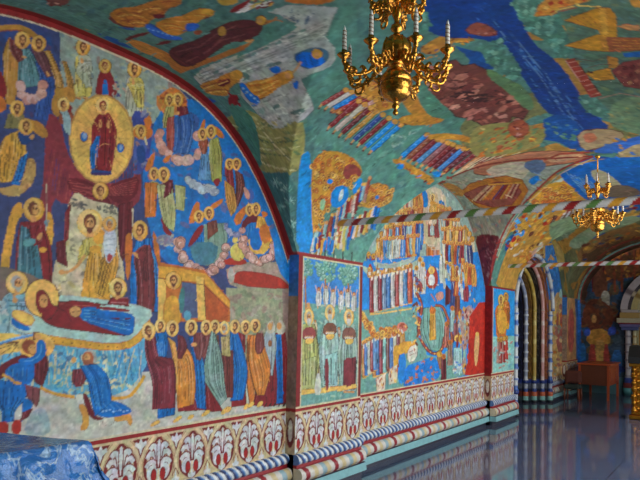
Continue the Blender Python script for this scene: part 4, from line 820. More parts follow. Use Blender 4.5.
P((200,140,60), '350,430 400,424 440,428 430,444 364,446', 0, 'rus', 1); E((20,100,180), 424, 436, 16, 7)
Z()
# rocks left of the river, towards the rib
P((150,140,78), '470,128 500,122 530,124 548,132 540,146 500,156 470,158'); dabs('475,126 545,128 535,148 480,156', 70, ['gol', 'ora', 'rus', (110,140,90), (176,96,60), (150,140,80)], 3.4, .35, -.4)
P((170,86,56), '506,126 520,118 530,126 526,136 514,138', 1, 'brn'); dabs('506,124 530,122 526,138 512,140', 14, ['rus', 'pnk', 'ora', 'mar'], 2)
P((16,80,150), '538,122 560,112 580,124 588,150 576,152 558,140'); dabs('545,122 575,124 580,142 552,138', 26, [(80,130,110), (100,140,120), (50,104,170)], 2.4, .4, .4)
P((170,146,106), '576,132 604,128 628,134 612,144 590,150 582,150', 1, 'brn'); P((190,110,80), '582,134 594,132 598,140 586,144'); P((46,104,188), '590,152 604,146 616,142 630,138 660,132 660,150 610,154')
P((166,146,104), '612,156 640,142 660,144 660,172 622,162'); dabs('606,140 660,130 660,170 610,160', 40, [(190,150,80), (150,160,130), 'och', (60,110,180)], 3, .4, .4)
P((110,140,104), '614,98 660,96 660,136 632,134 606,124'); dabs('606,110 660,100 660,130 620,128', 34, [(84,124,98), (130,150,104), (150,150,90)], 3, .35, .3)
# cell over the second bay
P((150,162,140), '434,186 480,164 520,164 560,160 594,156 566,164 534,190 508,226 495,262 487,290 476,250 460,214')
dabs('436,186 560,160 510,220 488,280 462,214', 120, [(164,174,152), (134,150,132), (150,140,116), (176,170,150)], 3.6)
P((188,122,88), '470,166 500,158 540,150 594,154 576,162 544,166 510,172 476,176', 1, 'brn'); P((206,160,120), '550,154 590,154 566,162 546,162'); L((170,70,50), 1.8, '544,160 560,154 590,152'); P((200,190,160), '484,168 520,160 534,166 520,182 492,178')
P((186,120,46), '462,192 470,184 486,179 506,176 522,180 528,190 520,204 508,211 490,212 474,204', 0, 'rus'); P((150,84,70), '464,194 480,187 498,182 516,184 521,192 512,204 494,207 476,202', 0, 'drd')
for k in range(17): L(random.choice(['drd', (80,60,110), 'gol', 'ora', (206,170,130), 'mar', (60,110,180)]), 1.3, [(472+k*2.6, 201-k*.2), (488+k*2, 186-k*.15)]); E('gol', 489+k*2, 184.6-k*.12, 1.2, 1, n=7)
P((18,122,200), '528,180 538,174 540,180 532,186'); P((96,120,150), '520,164 540,158 548,166 536,176')
P((190,130,60), '440,184 450,182 466,192 460,198'); P('drd', '462,222 478,212 484,214 470,226')
P((112,44,50), '474,236 486,232 502,236 496,258 490,282 486,296 478,262', 1); dabs('474,236 500,238 492,276 482,282', 60, [(150,90,90), (84,34,44), (170,130,120), 'mar'], 2)
P((150,150,130), '462,210 480,206 506,216 502,232 474,234'); dabs('464,212 504,218 500,232 474,234', 24, [(180,170,150), (130,140,140), 'pnk'], 2.6)
# the rib line and everything beyond it
P((190,140,60), '594,158 566,168 540,196 516,230 502,262 494,290 515,290 520,266 560,258 580,240 640,220 660,160 620,160', 1)
P((16,98,176), '596,158 660,156 660,206 620,214 600,206 580,196 560,176'); P((16,98,176), '556,176 572,166 592,162 600,200 580,190')
for k in range(7): L((110,150,180), .9, [(566+k*4, 172+k*1.5), (590+k*4, 198+k*2)])
P((176,164,130), '588,172 600,168 622,184 620,190 604,190'); P((120,100,80), '596,188 624,184 640,190 640,196 604,198'); P((180,190,170), '540,192 552,182 566,176 556,190')
P((208,150,46), '528,202 538,190 552,182 566,182 576,190 576,202 560,210 544,212'); halos('528,202 556,182 576,192 570,208 536,212', 60, 2.4, 1.1)
dabs('504,240 530,206 578,212 560,240 516,262', 150, gold+['gol', 'gol', (60,150,210), 'red', (214,200,180), (150,170,130)], 2.8, .5, -.7)
dabs('576,206 640,200 640,216 580,226', 60, gold+[(120,120,80), (150,160,120), 'drd'], 2.8, .4, -.3); dabs('512,222 524,214 532,224 520,236', 12, [(50,140,210), (70,160,220)], 2.6)
P((128,150,112), '556,214 590,216 570,236 552,244 548,226'); for_ = [L(random.choice(['mar', 'wht', 'ora']), 1.4, [(548+k*2.6, 224-k), (552+k*2.6, 218-k)]) for k in range(9)]
P((150,170,130), '566,244 584,230 610,220 640,214 640,222 600,232 578,250'); P((150,108,60), '576,250 600,234 640,222 640,250 600,256 580,266'); dabs('580,246 640,224 640,250 584,262', 70, gold+['rus', (110,120,80), 'brn', 'dbl'], 3, .4, -.4)
P((104,76,50), '584,252 640,236 660,236 660,262 590,264'); dabs('600,240 660,232 660,258 600,258', 40, [(120,90,60), 'brn', 'och', (90,100,80)], 3)
P((206,160,140), '530,252 548,240 556,250 548,262 534,266'); P((200,196,180), '536,248 546,244 548,252 540,256'); P((206,170,90), '545,246 556,240 566,256 562,272 552,264'); dabs('520,246 536,240 536,262 522,264', 16, gold, 2.6)
L((150,44,40), 1.7, curve('487,291 490,276 494,258 501,238 511,219 524,203 540,187 560,170 594,156', 6)); L((150,60,46), 1.5, curve('594,156 560,158 520,160 478,167 440,183 404,208 380,234 365,262', 6)); L((190,170,130), .8, curve('596,157 562,173 543,189 527,205 514,221 504,240 497,260', 6))
L((150,66,50), 2, curve('577,297 582,282 590,268 603,254 620,244 645,236', 6))
strokes((0, 0, 300, 130), 420, 8, 1, -.35, .25); strokes((240, 80, 480, 250), 480, 6, .9, -.6, .28); strokes((420, 0, 640, 260), 700, 6, 1, .3, .28)
for cv in (C1, C2, C3): cv.mottle(.08)
# border at the foot of the vault over the first pier
for cv in (C1, C2):
    uu = cv.u[None, :]; xx = x_of(cv.v)[:, None]; zz = vault(xx+0*uu, uu+0*xx)
    for k in (1,):
        c, h, ap = BAYS[k]; edge = (xx < XW-.045) & (np.abs(uu-c) < h+.03)
        cv.a[edge] = (136,36,34)
    cv.a[(zz < 2.075) & (uu > 4.3) & (uu < 5.6) & (xx < -2.9)] = (146,38,36)
# ---------------- wall of the portal bay and the end wall
chart_w3 = lambda p: at_x(p, XR)[:, 1:]
W3 = Canvas(10.45, 14.05, .45, 3.3, .02, .014, (190,150,90), chart_w3)
use(W3)
P((56,124,196), '545,240 572,240 572,300 545,300', 0); dabs('545,245 572,250 572,300 547,300', 30, [(80,150,210), (50,110,180), (180,150,110)], 2)
P((206,166,104), '553,300 558,290 564,300 568,290 573,300 573,380 553,380'); P((170,200,200), '558,298 561,286 565,298'); P((176,96,84), '556,312 563,308 564,352 556,352'); P((190,110,90), '567,312 572,306 572,350 567,350')
for x in (555, 559, 565, 570): L((226,180,80), 1.2, [(x, 302), (x, 330)])
dabs('553,302 573,302 573,380 553,380', 70, [(214,180,130), (190,140,110), (170,110,96), (150,150,130), 'ora'], 1.6, 1.6)
dabs('515,236 552,240 552,290 520,270', 90, gold+[(190,150,130), (200,190,170), (60,120,180)], 2.6)
W3.mottle(.1)
YE = 15.4
EW = Canvas(-3.3, .4, .36, 3.45, .016, .013, (96,96,84), lambda p: at_y(p, YE)[:, [0, 2]])
use(EW)
P((56,76,96), '560,230 720,230 720,400 560,400', 0); dabs('570,240 720,240 720,400 570,400', 260, [(44,80,120), (84,84,72), (66,86,100), (104,84,60), (92,60,46), (50,70,80)], 5, 1.2)
P((120,76,44), '588,256 616,250 640,246 680,250 680,276 640,276 612,280 586,282'); dabs('586,252 650,246 660,276 590,284', 70, ['rus', 'ora', 'och', 'brn', (90,60,60)], 3)
for x in (592, 603, 614, 621, 634): L(random.choice(['mar', 'och', 'rus']), 2, [(x, 250), (x+1, 292)])
P((120,72,50), '594,272 606,270 608,298 592,296'); P((176,172,156), '602,290 610,292 610,308 600,306')
P((112,58,36), '584,306 592,298 602,300 612,308 614,322 608,330 590,330 582,320'); dabs('580,300 614,300 616,334 580,334', 34, [(130,70,40), (96,50,34), (84,60,50), (120,80,50)], 4); E('skn', 594, 319, 2.6, 4); P((190,136,60), '588,330 606,328 612,342 604,346 586,344'); P((60,90,190), '584,330 590,328 590,336 584,336'); P((60,90,190), '608,328 616,326 616,334 608,336')
P((190,150,80), '594,340 606,340 606,390 594,390'); P((170,70,60), '589,344 596,344 596,390 588,390'); P((170,70,60), '603,344 609,344 610,390 604,390'); P((50,110,170), '578,342 586,344 586,366 578,366'); P((40,110,190), '577,300 581,300 581,380 577,380'); P((50,110,170), '612,350 622,350 622,376 612,376')
P((40,60,120), '560,366 720,366 720,372 560,372', 0); P((110,60,60), '618,380 720,380 720,387 618,387', 0); P((90,170,170), '560,387 720,387 720,396 560,396', 0)
EW.mottle(.14)
# ================================================================== SETTING
sc = bpy.context.scene
M = dict(
 plaster=pmat('plaster', (170,160,140), .8), dark_plinth=pmat('dark_plinth', (44,44,54), .3), brass=pmat('gilded_brass', (212,150,64), .24, 1.0, .25, 60, .3),
 old_gold=pmat('carved_gilding', (188,130,46), .32, 1.0, .25, 30, .5), candle=pmat('candle_white', (222,218,206), .4, 0, .04), flame_bulb=pmat('candle_bulb', (236,236,232), .15),
 wood=pmat('red_brown_wood', (176,76,34), .4, 0, .25, 12), dark_or_shaded_wood=pmat('dark_or_shaded_wood', (104,52,28), .5, 0, .25, 14), black=pmat('black_cloth', (16,16,18), .55), 
 navy=pmat('navy_door_paint', (22,26,44), .45, 0, .4, 30), brown_cloth=pmat('brown_upholstery', (92,46,34), .85, 0, .25, 40), green_cloth=pmat('dark_green_upholstery', (40,50,44), .85, 0, .25, 40),
 stone=pmat('pale_stone', (186,178,172), .5), lead=pmat('window_curtain', (196,184,140), .6, 0, .1))
def floor_mat():
    m = bpy.data.materials.new('polished_granite'); m.use_nodes = True; nt = m.node_tree; b = nt.nodes['Principled BSDF']
    tc = nt.nodes.new('ShaderNodeTexCoord'); n1 = nt.nodes.new('ShaderNodeTexNoise'); n1.inputs['Scale'].default_value = 60; n1.inputs['Detail'].default_value = 6
    n2 = nt.nodes.new('ShaderNodeTexNoise'); n2.inputs['Scale'].default_value = 1.4
    br = nt.nodes.new('ShaderNodeTexBrick'); br.inputs['Scale'].default_value = 1.0; br.offset = 0; br.inputs['Mortar Size'].default_value = .004
    br.inputs['Brick Width'].default_value = .6; br.inputs['Row Height'].default_value = .6
    br.inputs['Color1'].default_value = (*lin((84,98,124)), 1); br.inputs['Color2'].default_value = (*lin((92,94,116)), 1); br.inputs['Mortar'].default_value = (*lin((40,38,46)), 1)
    for n in (n1, n2, br): nt.links.new(tc.outputs['Object'], n.inputs['Vector'])
    mx = nt.nodes.new('ShaderNodeMix'); mx.data_type = 'RGBA'; mx.blend_type = 'OVERLAY'; mx.inputs[0].default_value = .6
    nt.links.new(br.outputs['Color'], mx.inputs[6]); nt.links.new(n1.outputs['Fac'], mx.inputs[7]); nt.links.new(mx.outputs[2], b.inputs['Base Color'])
    mr = nt.nodes.new('ShaderNodeMapRange'); mr.inputs[3].default_value = .04; mr.inputs[4].default_value = .10
    nt.links.new(n2.outputs['Fac'], mr.inputs[0]); nt.links.new(mr.outputs[0], b.inputs['Roughness'])
    b.inputs['Specular IOR Level'].default_value = .8
    bp = nt.nodes.new('ShaderNodeBump'); bp.inputs['Strength'].default_value = .03; bp.inputs['Distance'].default_value = .01
    nt.links.new(n2.outputs['Fac'], bp.inputs['Height']); nt.links.new(bp.outputs['Normal'], b.inputs['Normal'])
    return m
def struct(name, mb, mat): return tag(mb.build(name, mat), kind='structure')
PIERS = [0.03, 4.98, 9.90, 14.5]
PHALF = [.53, .54, .57, .5]
b = MB(); b.box((XR-1.0, -5.2, -.2), (1.0, 15.8, 0)); struct('floor', b, floor_mat())
for lo, hi in (((XR-.6, -5.2, 0), (XR-.032, 10.36, 3.2)), ((XR-.6, 12.96, 0), (XR-.032, YE, 3.2)), ((XR-1.0, 10.36, 0), (XR-.62, 12.96, 3.2))):
    b = MB(); b.box(lo, hi); struct('wall_left', b, M['plaster'])
pm = pmat('painted_reveal', (118,64,56), .6, 0, .5, 7)
for i, (y, h) in enumerate(zip(PIERS, PHALF)):
    b = MB(); b.box((XR-.03, y-h, 0), (XW-.012, y+h-(.045 if i == 2 else 0), 2.3)); struct('wall_left_pier', b, pm)
    b = MB(); b.box((.4, y-.55, 0), (.85, y+.55, 3.42)); struct('wall_right_pier', b, M['plaster'])
b = MB(); b.box((.45, -5.2, 0), (.8, 15.8, .55)); struct('wall_right', b, M['plaster'])
b = MB(); b.box((.45, 12.2, .55), (.8, 14.1, 3.42)); b.box((.45, 14.1, 1.9), (.8, 15.4, 3.42)); struct('wall_right', b, M['plaster'])  # unseen infill added to dim the end wall, open low to light the desk
b = MB(); b.box((.45, -5.2, .55), (.8, .3, 3.42)); b.box((.45, .3, 1.75), (.8, 2.3, 3.42)); struct('wall_right', b, M['plaster'])  # blocks out of view, added to cut daylight on the near mural and vault
b = MB(); b.box((XR-.6, YE+.05, 0), (.85, YE+.5, 3.7)); struct('wall_back', b, M['plaster'])
b = MB(); b.box((XR-.6, -5.4, -.2), (.85, -5.1, 3.7)); struct('wall_front', b, M['plaster'])
# vault
def ceiling(cv):
    col, u, v = cv.done()
    Y, S = np.meshgrid(u, v); X = x_of(S); Z = vault(X, Y)
    return tag(grid_obj('ceiling', np.stack([X, Y, Z], -1), col, FRESCO), kind='structure')
C0 = Canvas(-5.15, -.2, -.145, PI, .06, .03, (84,126,112), on_vault); C0.mottle(.2)
for cv in (C0, C1, C2, C3): ceiling(cv)
def transverse_arch():          # rim of the last arch in front of the end wall
    b = MB(); n = 90
    for y0, k0, y1, k1, c in ((14.98, 1.0, 14.98, .972, (128,164,152)), (14.98, .972, 14.985, .962, (150,44,40)), (14.985, .962, 15.37, .955, (92,66,48)), (15.37, .955, 15.37, 1.0, (92,66,48))):
        vs = []; fs = []; cl = []
        for i in range(n+1):
            s = PI*i/n; x = -HW*math.cos(s); z = 1.28*math.sin(s)
            for y, k in ((y0, k0), (y1, k1)): vs.append((XC+x*k, y, ZS+z*k)); cl.append(tuple(np.array(c)*RNG.uniform(.75, 1.15)))
        for i in range(n): fs.append((i*2, i*2+1, i*2+3, i*2+2))
        b.add(vs, fs, cl, False)
    return tag(b.build('trim_1', FRESCO, None, True), kind='structure')
transverse_arch()
# ------------------------------------------------------------------ the painted panels
def panel(name, cv, X, top, label, rimx=-.009):
    col, u, v = cv.done(); Y, Z = np.meshgrid(u, v)
    zt = top(u); Z2 = np.minimum(Z, zt[None, :]); mask = (Z[:-1, :-1] < zt[None, :-1]) & (Z[:-1, 1:] < zt[None, 1:])
    mask &= (Z[:-1, :-1] < np.minimum(zt[:-1], zt[1:])[None, :]) | True
    o = grid_obj(name, np.stack([np.full_like(Y, X), Y, Z2], -1), col, FRESCO, mask, False, rim=(rimx, 0, 0))
    return tag(o, label, 'mural', 'murals along the left wall')
panel('mural', W1, XR, lambda u: arch_z(u, 1)+.004, 'large arched mural of a woman in dark red lying on a bier among haloed mourners')
panel('mural', P1, XW, lambda u: np.full_like(u, 2.06), 'narrow upright mural of seated haloed elders under green trees, on the first pier')
panel('mural', W2, XR, lambda u: arch_z(u, 2)+.004, 'arched mural of crowded saints in rows, with a red patch at its right edge')
panel('mural', P2, XW, lambda u: np.full_like(u, 2.04), 'small bright blue mural of an orange robed haloed figure, beside the portal columns')
# ------------------------------------------------------------------ ornamental dado and mouldings
def palmettes(u0, u1, X, first, period=.312, du=.0055):
    cv = Canvas(u0, u1, .36, ZD, du, .0055, (204,182,138), lambda p: np.asarray(p, float)); use(cv)
    h = .355; z0 = .36
    def q(c, w, pts): L(c, w, [(uc+x*period, z0+z*h) for x, z in pts])
    def pe(c, pts, sm=1): raw(c, _chai(np.array([(uc+x*period, z0+z*h) for x, z in pts]), sm))
    def el(c, x, z, rx, rz, rot=0): E(c, uc+x*period, z0+z*h, rx*period, rz*h, rot)
    mar, wht, red, tan = (120,34,34), (206,206,204), (166,34,32), (214,190,142)
    n0 = int(math.floor((u0-first)/period))-1
    for k in range(n0, n0+int((u1-u0)/period)+4):
        uc = first+k*period
        for s in (-1, 1):           # lattice of pale stems with brown edges
            st = curve([(s*.5, .0), (s*.47, .2), (s*.5, .38), (s*.5, .5), (s*.43, .7), (s*.25, .88), (s*.08, 1.0)], 6)
            q((168,122,88), .040, st); q((210,188,146), .030, st)
        pe(mar, [(-.5, .99), (-.72, .97), (-.62, .86), (-.5, .62), (-.38, .86), (-.28, .97)], 0); 
        pe(wht, [(-.5, .68), (-.55, .80), (-.66, .86), (-.64, .93), (-.55, .90), (-.5, .99), (-.45, .90), (-.36, .93), (-.34, .86), (-.45, .80)], 0)
        pe(wht, [(-.5, .26), (-.54, .12), (-.62, .1), (-.6, .03), (-.5, .03), (-.4, .03), (-.38, .1), (-.46, .12)], 0); q(mar, .008, [(-.6, .16), (-.5, .3), (-.4, .16)])
        pe(mar, [(0, 1.0), (-.18, .83), (-.37, .69), (-.44, .45), (-.37, .2), (-.13, .05), (0, 0), (.13, .05), (.37, .2), (.44, .45), (.37, .69), (.18, .83)], 2)
        pe((214,192,150), [(0, .93), (-.14, .78), (-.3, .64), (-.355, .45), (-.29, .25), (0, .08), (.29, .25), (.355, .45), (.3, .64), (.14, .78)], 2)
        for s in (-1, 1):
            for a in ([(0, .42), (s*.10, .62), (s*.24, .66), (s*.32, .58)], [(0, .42), (s*.06, .72), (s*.16, .80), (s*.24, .74)], [(0, .36), (s*.16, .5), (s*.28, .48), (s*.34, .42)]):
                cc = curve(a, 6); q(mar, .050, cc); q(wht, .034, cc)
            el(wht, s*.17, .30, .15, .15); el(mar, s*.125, .255, .085, .125); el(red, s*.125, .25, .068, .105)
        q(mar, .040, [(0, .36), (0, .86)]); pe(wht, [(0, .94), (-.055, .78), (-.03, .5), (0, .36), (.03, .5), (.055, .78)], 1)
        pe(wht, [(0, .25), (-.04, .12), (-.12, .13), (-.11, .06), (0, .02), (.11, .06), (.12, .13), (.04, .12)], 0)
    m = (cv.v > ZD-.026); cv.a[m] = (150,34,34); cv.a[(cv.v > ZD-.040) & ~m] = (206,186,146)
    cv.mottle(.06); col, u, v = cv.done(); Y, Z = np.meshgrid(u, v)
    return tag(grid_obj('trim_2', np.stack([np.full_like(Y, X), Y, Z], -1), col, FRESCO, None, False, rim=(-.02, 0, 0)), kind='structure')
def stripes(u, tilt, period, cols):
    k = np.floor(((u+tilt)/period) % 1*len(cols)).astype(int) % len(cols); return np.array(cols, float)[k]
def moulding(u0, u1, X, caps=True, du=.009):
    n = max(6, int((u1-u0)/du)); u = np.linspace(u0, u1, n+1)
    prof = []                                     # (offset, z, part, tilt)
    prof += [(.03, 0, 'plinth', 0), (.03, .058, 'plinth', 0), (.085, .058, 'ledge', 0), (.075, .13, 'ledge', 0), (.075, .13, 'line', 0), (.055, .136, 'line', 0)]
    for a in np.linspace(-80, 80, 11): prof.append((.028+.054*math.cos(math.radians(a)), (.192)+.057*math.sin(math.radians(a)), 'torus', math.sin(math.radians(a))*.02))
    prof += [(.022, .250, 'fillet', 0), (.022, .276, 'fillet', 0)]
    for a in np.linspace(-85, 85, 11): prof.append((.006+.040*math.cos(math.radians(a)), .319+.044*math.sin(math.radians(a)), 'rope', math.sin(math.radians(a))*.035))
    prof.append((.0, .365, 'rope', .04))
    seq = [(150,36,44), (216,208,196), (212,190,140), (216,208,196), (150,176,184), (212,190,140), (216,208,196)]
    rs = [(26,38,84), (40,72,134), (92,142,194), (226,226,224), (226,226,224)]
    # each part has its own rows so that its pigment ends cleanly
    Pp, Cc = [], []
    last = None
    for i, (o, z, part, t) in enumerate(prof):
        if part == 'plinth': c = np.tile((58,58,70), (n+1, 1))
        elif part == 'ledge': c = np.tile((132,182,184), (n+1, 1))
        elif part == 'line': c = np.tile((44,50,70), (n+1, 1))
        elif part == 'fillet': c = np.tile((150,38,44), (n+1, 1))
        elif part == 'torus': c = stripes(u, t, .45, seq)
        else: c = stripes(u, t, .083, rs)
        if last is not None and last[0] != part:
            pass
        row = np.stack([np.full(n+1, X+o), u, np.full(n+1, z)], 1)
        if last is not None and last[0] != part:
            Pp.append(last[1]+np.array([1e-4, 0, 2e-4])); Cc.append(c)
        Pp.append(row); Cc.append(c); last = (part, row)
    Pp, Cc = np.array(Pp), lin(np.array(Cc, float))
    o = tag(grid_obj('trim_3', Pp, Cc, GLOSSY_PAINT, None, False, rim=None), kind='structure')
    if caps:                                      # ends that turn back to the wall
        b = MB(); pc = {'plinth': (58,58,70), 'ledge': (132,182,184), 'line': (44,50,70), 'torus': (206,190,160), 'fillet': (150,38,44), 'rope': (84,120,170)}
        for y in (u0, u1):
            for q0, q1 in zip(prof[:-1], prof[1:]):
                if q1[1] > q0[1]: b.add([(XR-.01, y, q0[1]), (X+q0[0], y, q0[1]), (X+q1[0], y, q1[1]), (XR-.01, y, q1[1])], [(0, 1, 2, 3)], pc[q1[2]])
        tag(b.build('trim_4', GLOSSY_PAINT, None, True), kind='structure')
SECT = [(.2, 4.44, XR, 3.34, False), (4.44, 5.52, XW, 4.45, True), (5.52, 9.33, XR, 5.87, False), (9.33, 10.43, XW, 9.47, True), (12.98, 14.02, XR, 13.1, False), (14.0, 14.98, XW, 14.2, True)]
for u0, u1, X, ph, cap in SECT:
    palmettes(u0, u1, X, ph, du=.0055 if u1 < 6 else .009); moulding(u0, u1, X, cap)
def returns(y, f):              # painted side faces of the piers
    cv = Canvas(XR-.02, XW, .36, 2.06, .008, .008, (150,124,104), lambda p: np.asarray(p, float)); use(cv)
    z = cv.v[:, None]+0*cv.u[None, :]
    cv.a[z > 1.7] = (58,116,184); 
    if f == 2: cv.a[:] = (128,28,30)
    cv.a[z < ZD] = (176,150,116); cv.a[(z < ZD) & (z > ZD-.026)] = (140,36,36); E((110,40,40), XR+.05, .54, .04, .13); E((200,190,180), XR+.05, .56, .025, .09)
    cv.mottle(.1); col, u, v = cv.done(); X, Z = np.meshgrid(u, v)
    tag(grid_obj('trim_5', np.stack([X, np.full_like(X, y), Z], -1), col, FRESCO, None, False), kind='structure')
returns(4.438, 1); returns(9.328, 2); returns(13.995, 1)
# portal bay: wall with the arched opening left out
YC, PZ, PR = 11.66, 1.75, 1.27
def inside(Y, Z, R): return np.where(Z < PZ, np.abs(Y-YC) < R, ((Y-YC)/R)**2+((Z-PZ)/(R*.82))**2 < 1)
col, u, v = W3.done(1)
Y, Z = np.meshgrid(u, v); zt = arch_z(u, 3)+.004; Ym, Zm = (Y[:-1, :-1]+Y[1:, 1:])/2, (Z[:-1, :-1]+Z[1:, 1:])/2
mask = (Z[:-1, :-1] < zt[None, :-1]) & ~inside(Ym, Zm, PR-.04) & ((Zm > ZD) | (Ym > 12.95))
o = grid_obj('mural', np.stack([np.full_like(Y, XR+.004), Y, np.minimum(Z, zt[None, :])], -1), col, FRESCO, mask, False, rim=(-.02, 0, 0)); tag(o, 'mural of pale arcades under blue sky on the wall just past the portal', 'mural', 'murals along the left wall')
# pier past the portal: painted face
b3 = Canvas(14.0, 14.98, ZD, 2.06, .03, .02, (70,110,160), lambda p: at_x(p, XW)[:, 1:]); use(b3); P((200,150,100), '566,300 571,292 576,300 576,385 566,385'); P((180,90,80), '568,312 574,306 574,352 568,352'); P((40,90,170), '577,240 584,240 584,400 577,400'); b3.mottle(.12)
panel('mural', b3, XW, lambda u: np.full_like(u, 2.06), 'narrow mural strip with a tan arch on the last pier before the dark end wall')
col, u, v = EW.done(); X, Z = np.meshgrid(u, v)
tag(grid_obj('mural', np.stack([X, np.full_like(X, YE), Z], -1), col, FRESCO, None, False, rim=(0, .012, 0)), 'dim mural with a seated brown and gold figure on the end wall behind the desk', 'mural', 'murals on the end wall')
b = MB(); b.box((XR, YE-.02, 0), (.4, YE+.02, .37)); struct('baseboard_back', b, pmat('teal_base', (90,130,136), .4))
# ================================================================== PORTAL with its colonnettes
por = thing('portal', (XR, YC, 0), 'recessed arched portal in the left wall with painted stepped jambs', 'portal')
def local(mb, o): mb.v = [(x-o.location.x, y-o.location.y, z-o.location.z) for x, y, z in mb.v]; return mb
def sweep_path(R, n=40):
    pts = [(YC+R, z) for z in np.linspace(0, PZ, 71)[:-1]]+[(YC+R*math.cos(a), PZ+R*.82*math.sin(a)) for a in np.linspace(0, PI, n)]+[(YC-R, z) for z in np.linspace(PZ, 0, 71)[1:]]
    return pts
steps = [(-3.29, 1.27), (-3.29, 1.12), (-3.40, 1.12), (-3.40, 1.0), (-3.52, 1.0), (-3.52, .875), (-3.66, .875), (-3.66, .75), (-3.84, .75)]
names = [('jamb_step', 'front', (176,104,60), 'ora'), ('jamb_step', 'r1', (150,84,48), None), ('jamb_step', 'x1', (30,26,30), 0), ('jamb_step', 'r2', (30,28,32), 0), ('jamb_step', 'x2', (110,74,30), 0), ('jamb_step', 'r3', (112,76,30), 0), ('jamb_step', 'x3', (26,28,44), 0), ('jamb_step', 'r4', (26,28,44), 0)]
for i in range(8):
    (xa, ra), (xb, rb) = steps[i], steps[i+1]; A, B = sweep_path(ra), sweep_path(rb); b = MB(); base = names[i][2]; nn = 5; vs = []; cl = []; fs = []
    for k, ((ya, za), (yb, zb)) in enumerate(zip(A, B)):
        for j in range(nn):
            t = j/(nn-1); vs.append((xa+(xb-xa)*t, ya+(yb-ya)*t, za+(zb-za)*t)); r = RNG.random()
            c = np.array(base)*(.75+.5*r)
            if r > .8: c = np.array({0: (60,110,180), 1: (180,120,80), 2: (110,100,90), 3: (96,88,80), 4: (170,130,60), 5: (150,116,50), 6: (60,60,110), 7: (50,54,90)}[i])
            if za < .43: c = np.array((30,32,40) if za < .04 else (60,86,88) if za < .125 else (112,46,36) if za < .205 else (28,34,60) if za < .27 else (96,100,112) if za < .362 else (36,58,128))*(.85+.3*r)
            cl.append(tuple(c))
    for k in range(len(A)-1):
        for j in range(nn-1): q = k*nn+j; fs.append((q, q+1, q+nn+1, q+nn))
    b.add(vs, fs, cl, False); local(b, por); b.build('jamb_step', GLOSSY_PAINT, por, True)
b = MB(); b.box((-3.9, YC-.78, 0), (-3.83, YC+.78, 2.45)); 
local(b, por); dl = b.build('door', M['navy'], por)
b = MB()
for y in (YC-.4, YC+.4):
    for z in (.25, 1.0, 1.7): b.box((-3.84, y-.28, z), (-3.80, y+.28, z+.6), bev=.012)
local(b, por); b.build('door_panel', M['navy'], dl)
colr = [((204,206,204), (60,100,170)), ((206,150,140), (224,200,190)), ((190,156,70), (210,190,110)), ((150,156,176), (214,214,214))]
for i, (x, R) in enumerate(((-3.24, 1.18), (-3.355, 1.06), (-3.475, .94), (-3.6, .81))):
    a, c = colr[i]
    for s in (1, -1):
        b = MB(); y = YC+s*R; x = x+(.045 if s < 0 and i == 0 else 0); y += .02 if (s < 0 and i == 0) else 0; r = .036; prof = []; cols = []
        def ring(z0_, z1_, rr, cc, n=5):
            for t in np.linspace(-1, 1, n): prof.append((rr*(.82+.18*math.cos(t*1.4)), z0_+(z1_-z0_)*(t+1)/2)); cols.append(cc)
        for rr, z in ((.062, 0), (.062, .045)): prof.append((rr, z)); cols.append((40,42,48))
        for rr, z in ((.052, .046), (.052, .12)): prof.append((rr, z)); cols.append((140,190,180))
        ring(.122, .20, .058, (196,96,60)); ring(.205, .265, .046, (60,80,140)); ring(.268, .36, .040, (176,180,190)); ring(.362, .42, .056, (34,54,120))
        nz = 46
        for k in range(nz):
            z = .425+(PZ-.425)*k/(nz-1); kn = (i in (3, 0)) and (k % 6 == 0); prof.append((r*(1.45 if kn else 1), z)); cols.append(c if (kn or (k//3) % 4 == 0) else a)
        b.lathe(prof, 12, x, y, cols=cols)
        if s < 0 and i: pass
        local(b, por); sh = b.build('colonnette', GLOSSY_PAINT, por, True)
    b = MB(); pts = [(x, YC+R*math.cos(t), PZ+R*.82*math.sin(t)) for t in np.linspace(0, PI, 44)]; b.tube(pts, .036, 10); b.c = [c if (q//10) % 6 == 0 else a for q in range(len(b.v))]
    local(b, por); b.build('archivolt', GLOSSY_PAINT, por, True)
# ================================================================== END-WALL PORTAL
ep = thing('arched_doorway', (XC, YE, 0), 'arched doorway with a ringed capital and pale patterned arch in the dark end wall', 'doorway')
yq = YE-.10
for s in (-1, 1):
    for k, (dx, r, ca, cb) in enumerate(((.83, .058, (190,184,186), (120,110,120)), (.70, .040, (206,196,150), (170,130,60)))):
        b = MB(); prof = []; cols = []
        for rr, z, cc in ((.11, 0, (60,90,90)), (.11, .16, (90,170,170)), (.10, .165, (120,50,50)), (.10, .27, (130,60,56)), (.08, .275, (50,70,140)), (.085, .38, (60,80,150)), (.07, .39, (180,180,186))): prof.append((rr, z)); cols.append(cc)
        for q in range(30): prof.append((r*(1.25 if q % 5 == 0 else 1), .42+q*.034)); cols.append(cb if q % 5 == 0 else ca)
        b.lathe(prof, 14, XC+s*dx, yq, cols=cols); local(b, ep); b.build('column', GLOSSY_PAINT, ep, True)
    b = MB(); x0 = XC+s*.78
    for z0, z1, w, cc in ((1.40, 1.47, .17, (70,80,130)), (1.47, 1.53, .20, (104,100,150)), (1.53, 1.555, .23, (130,40,56)), (1.555, 1.66, .26, (176,168,140)), (1.66, 1.78, .20, (170,140,80)), (1.78, 1.84, .17, (180,170,166))):
        b.box((x0-w, yq-.15, z0), (x0+w, YE-.008, z1), cc, bev=.012)
    local(b, ep); b.build('capital', GLOSSY_PAINT, ep, True)
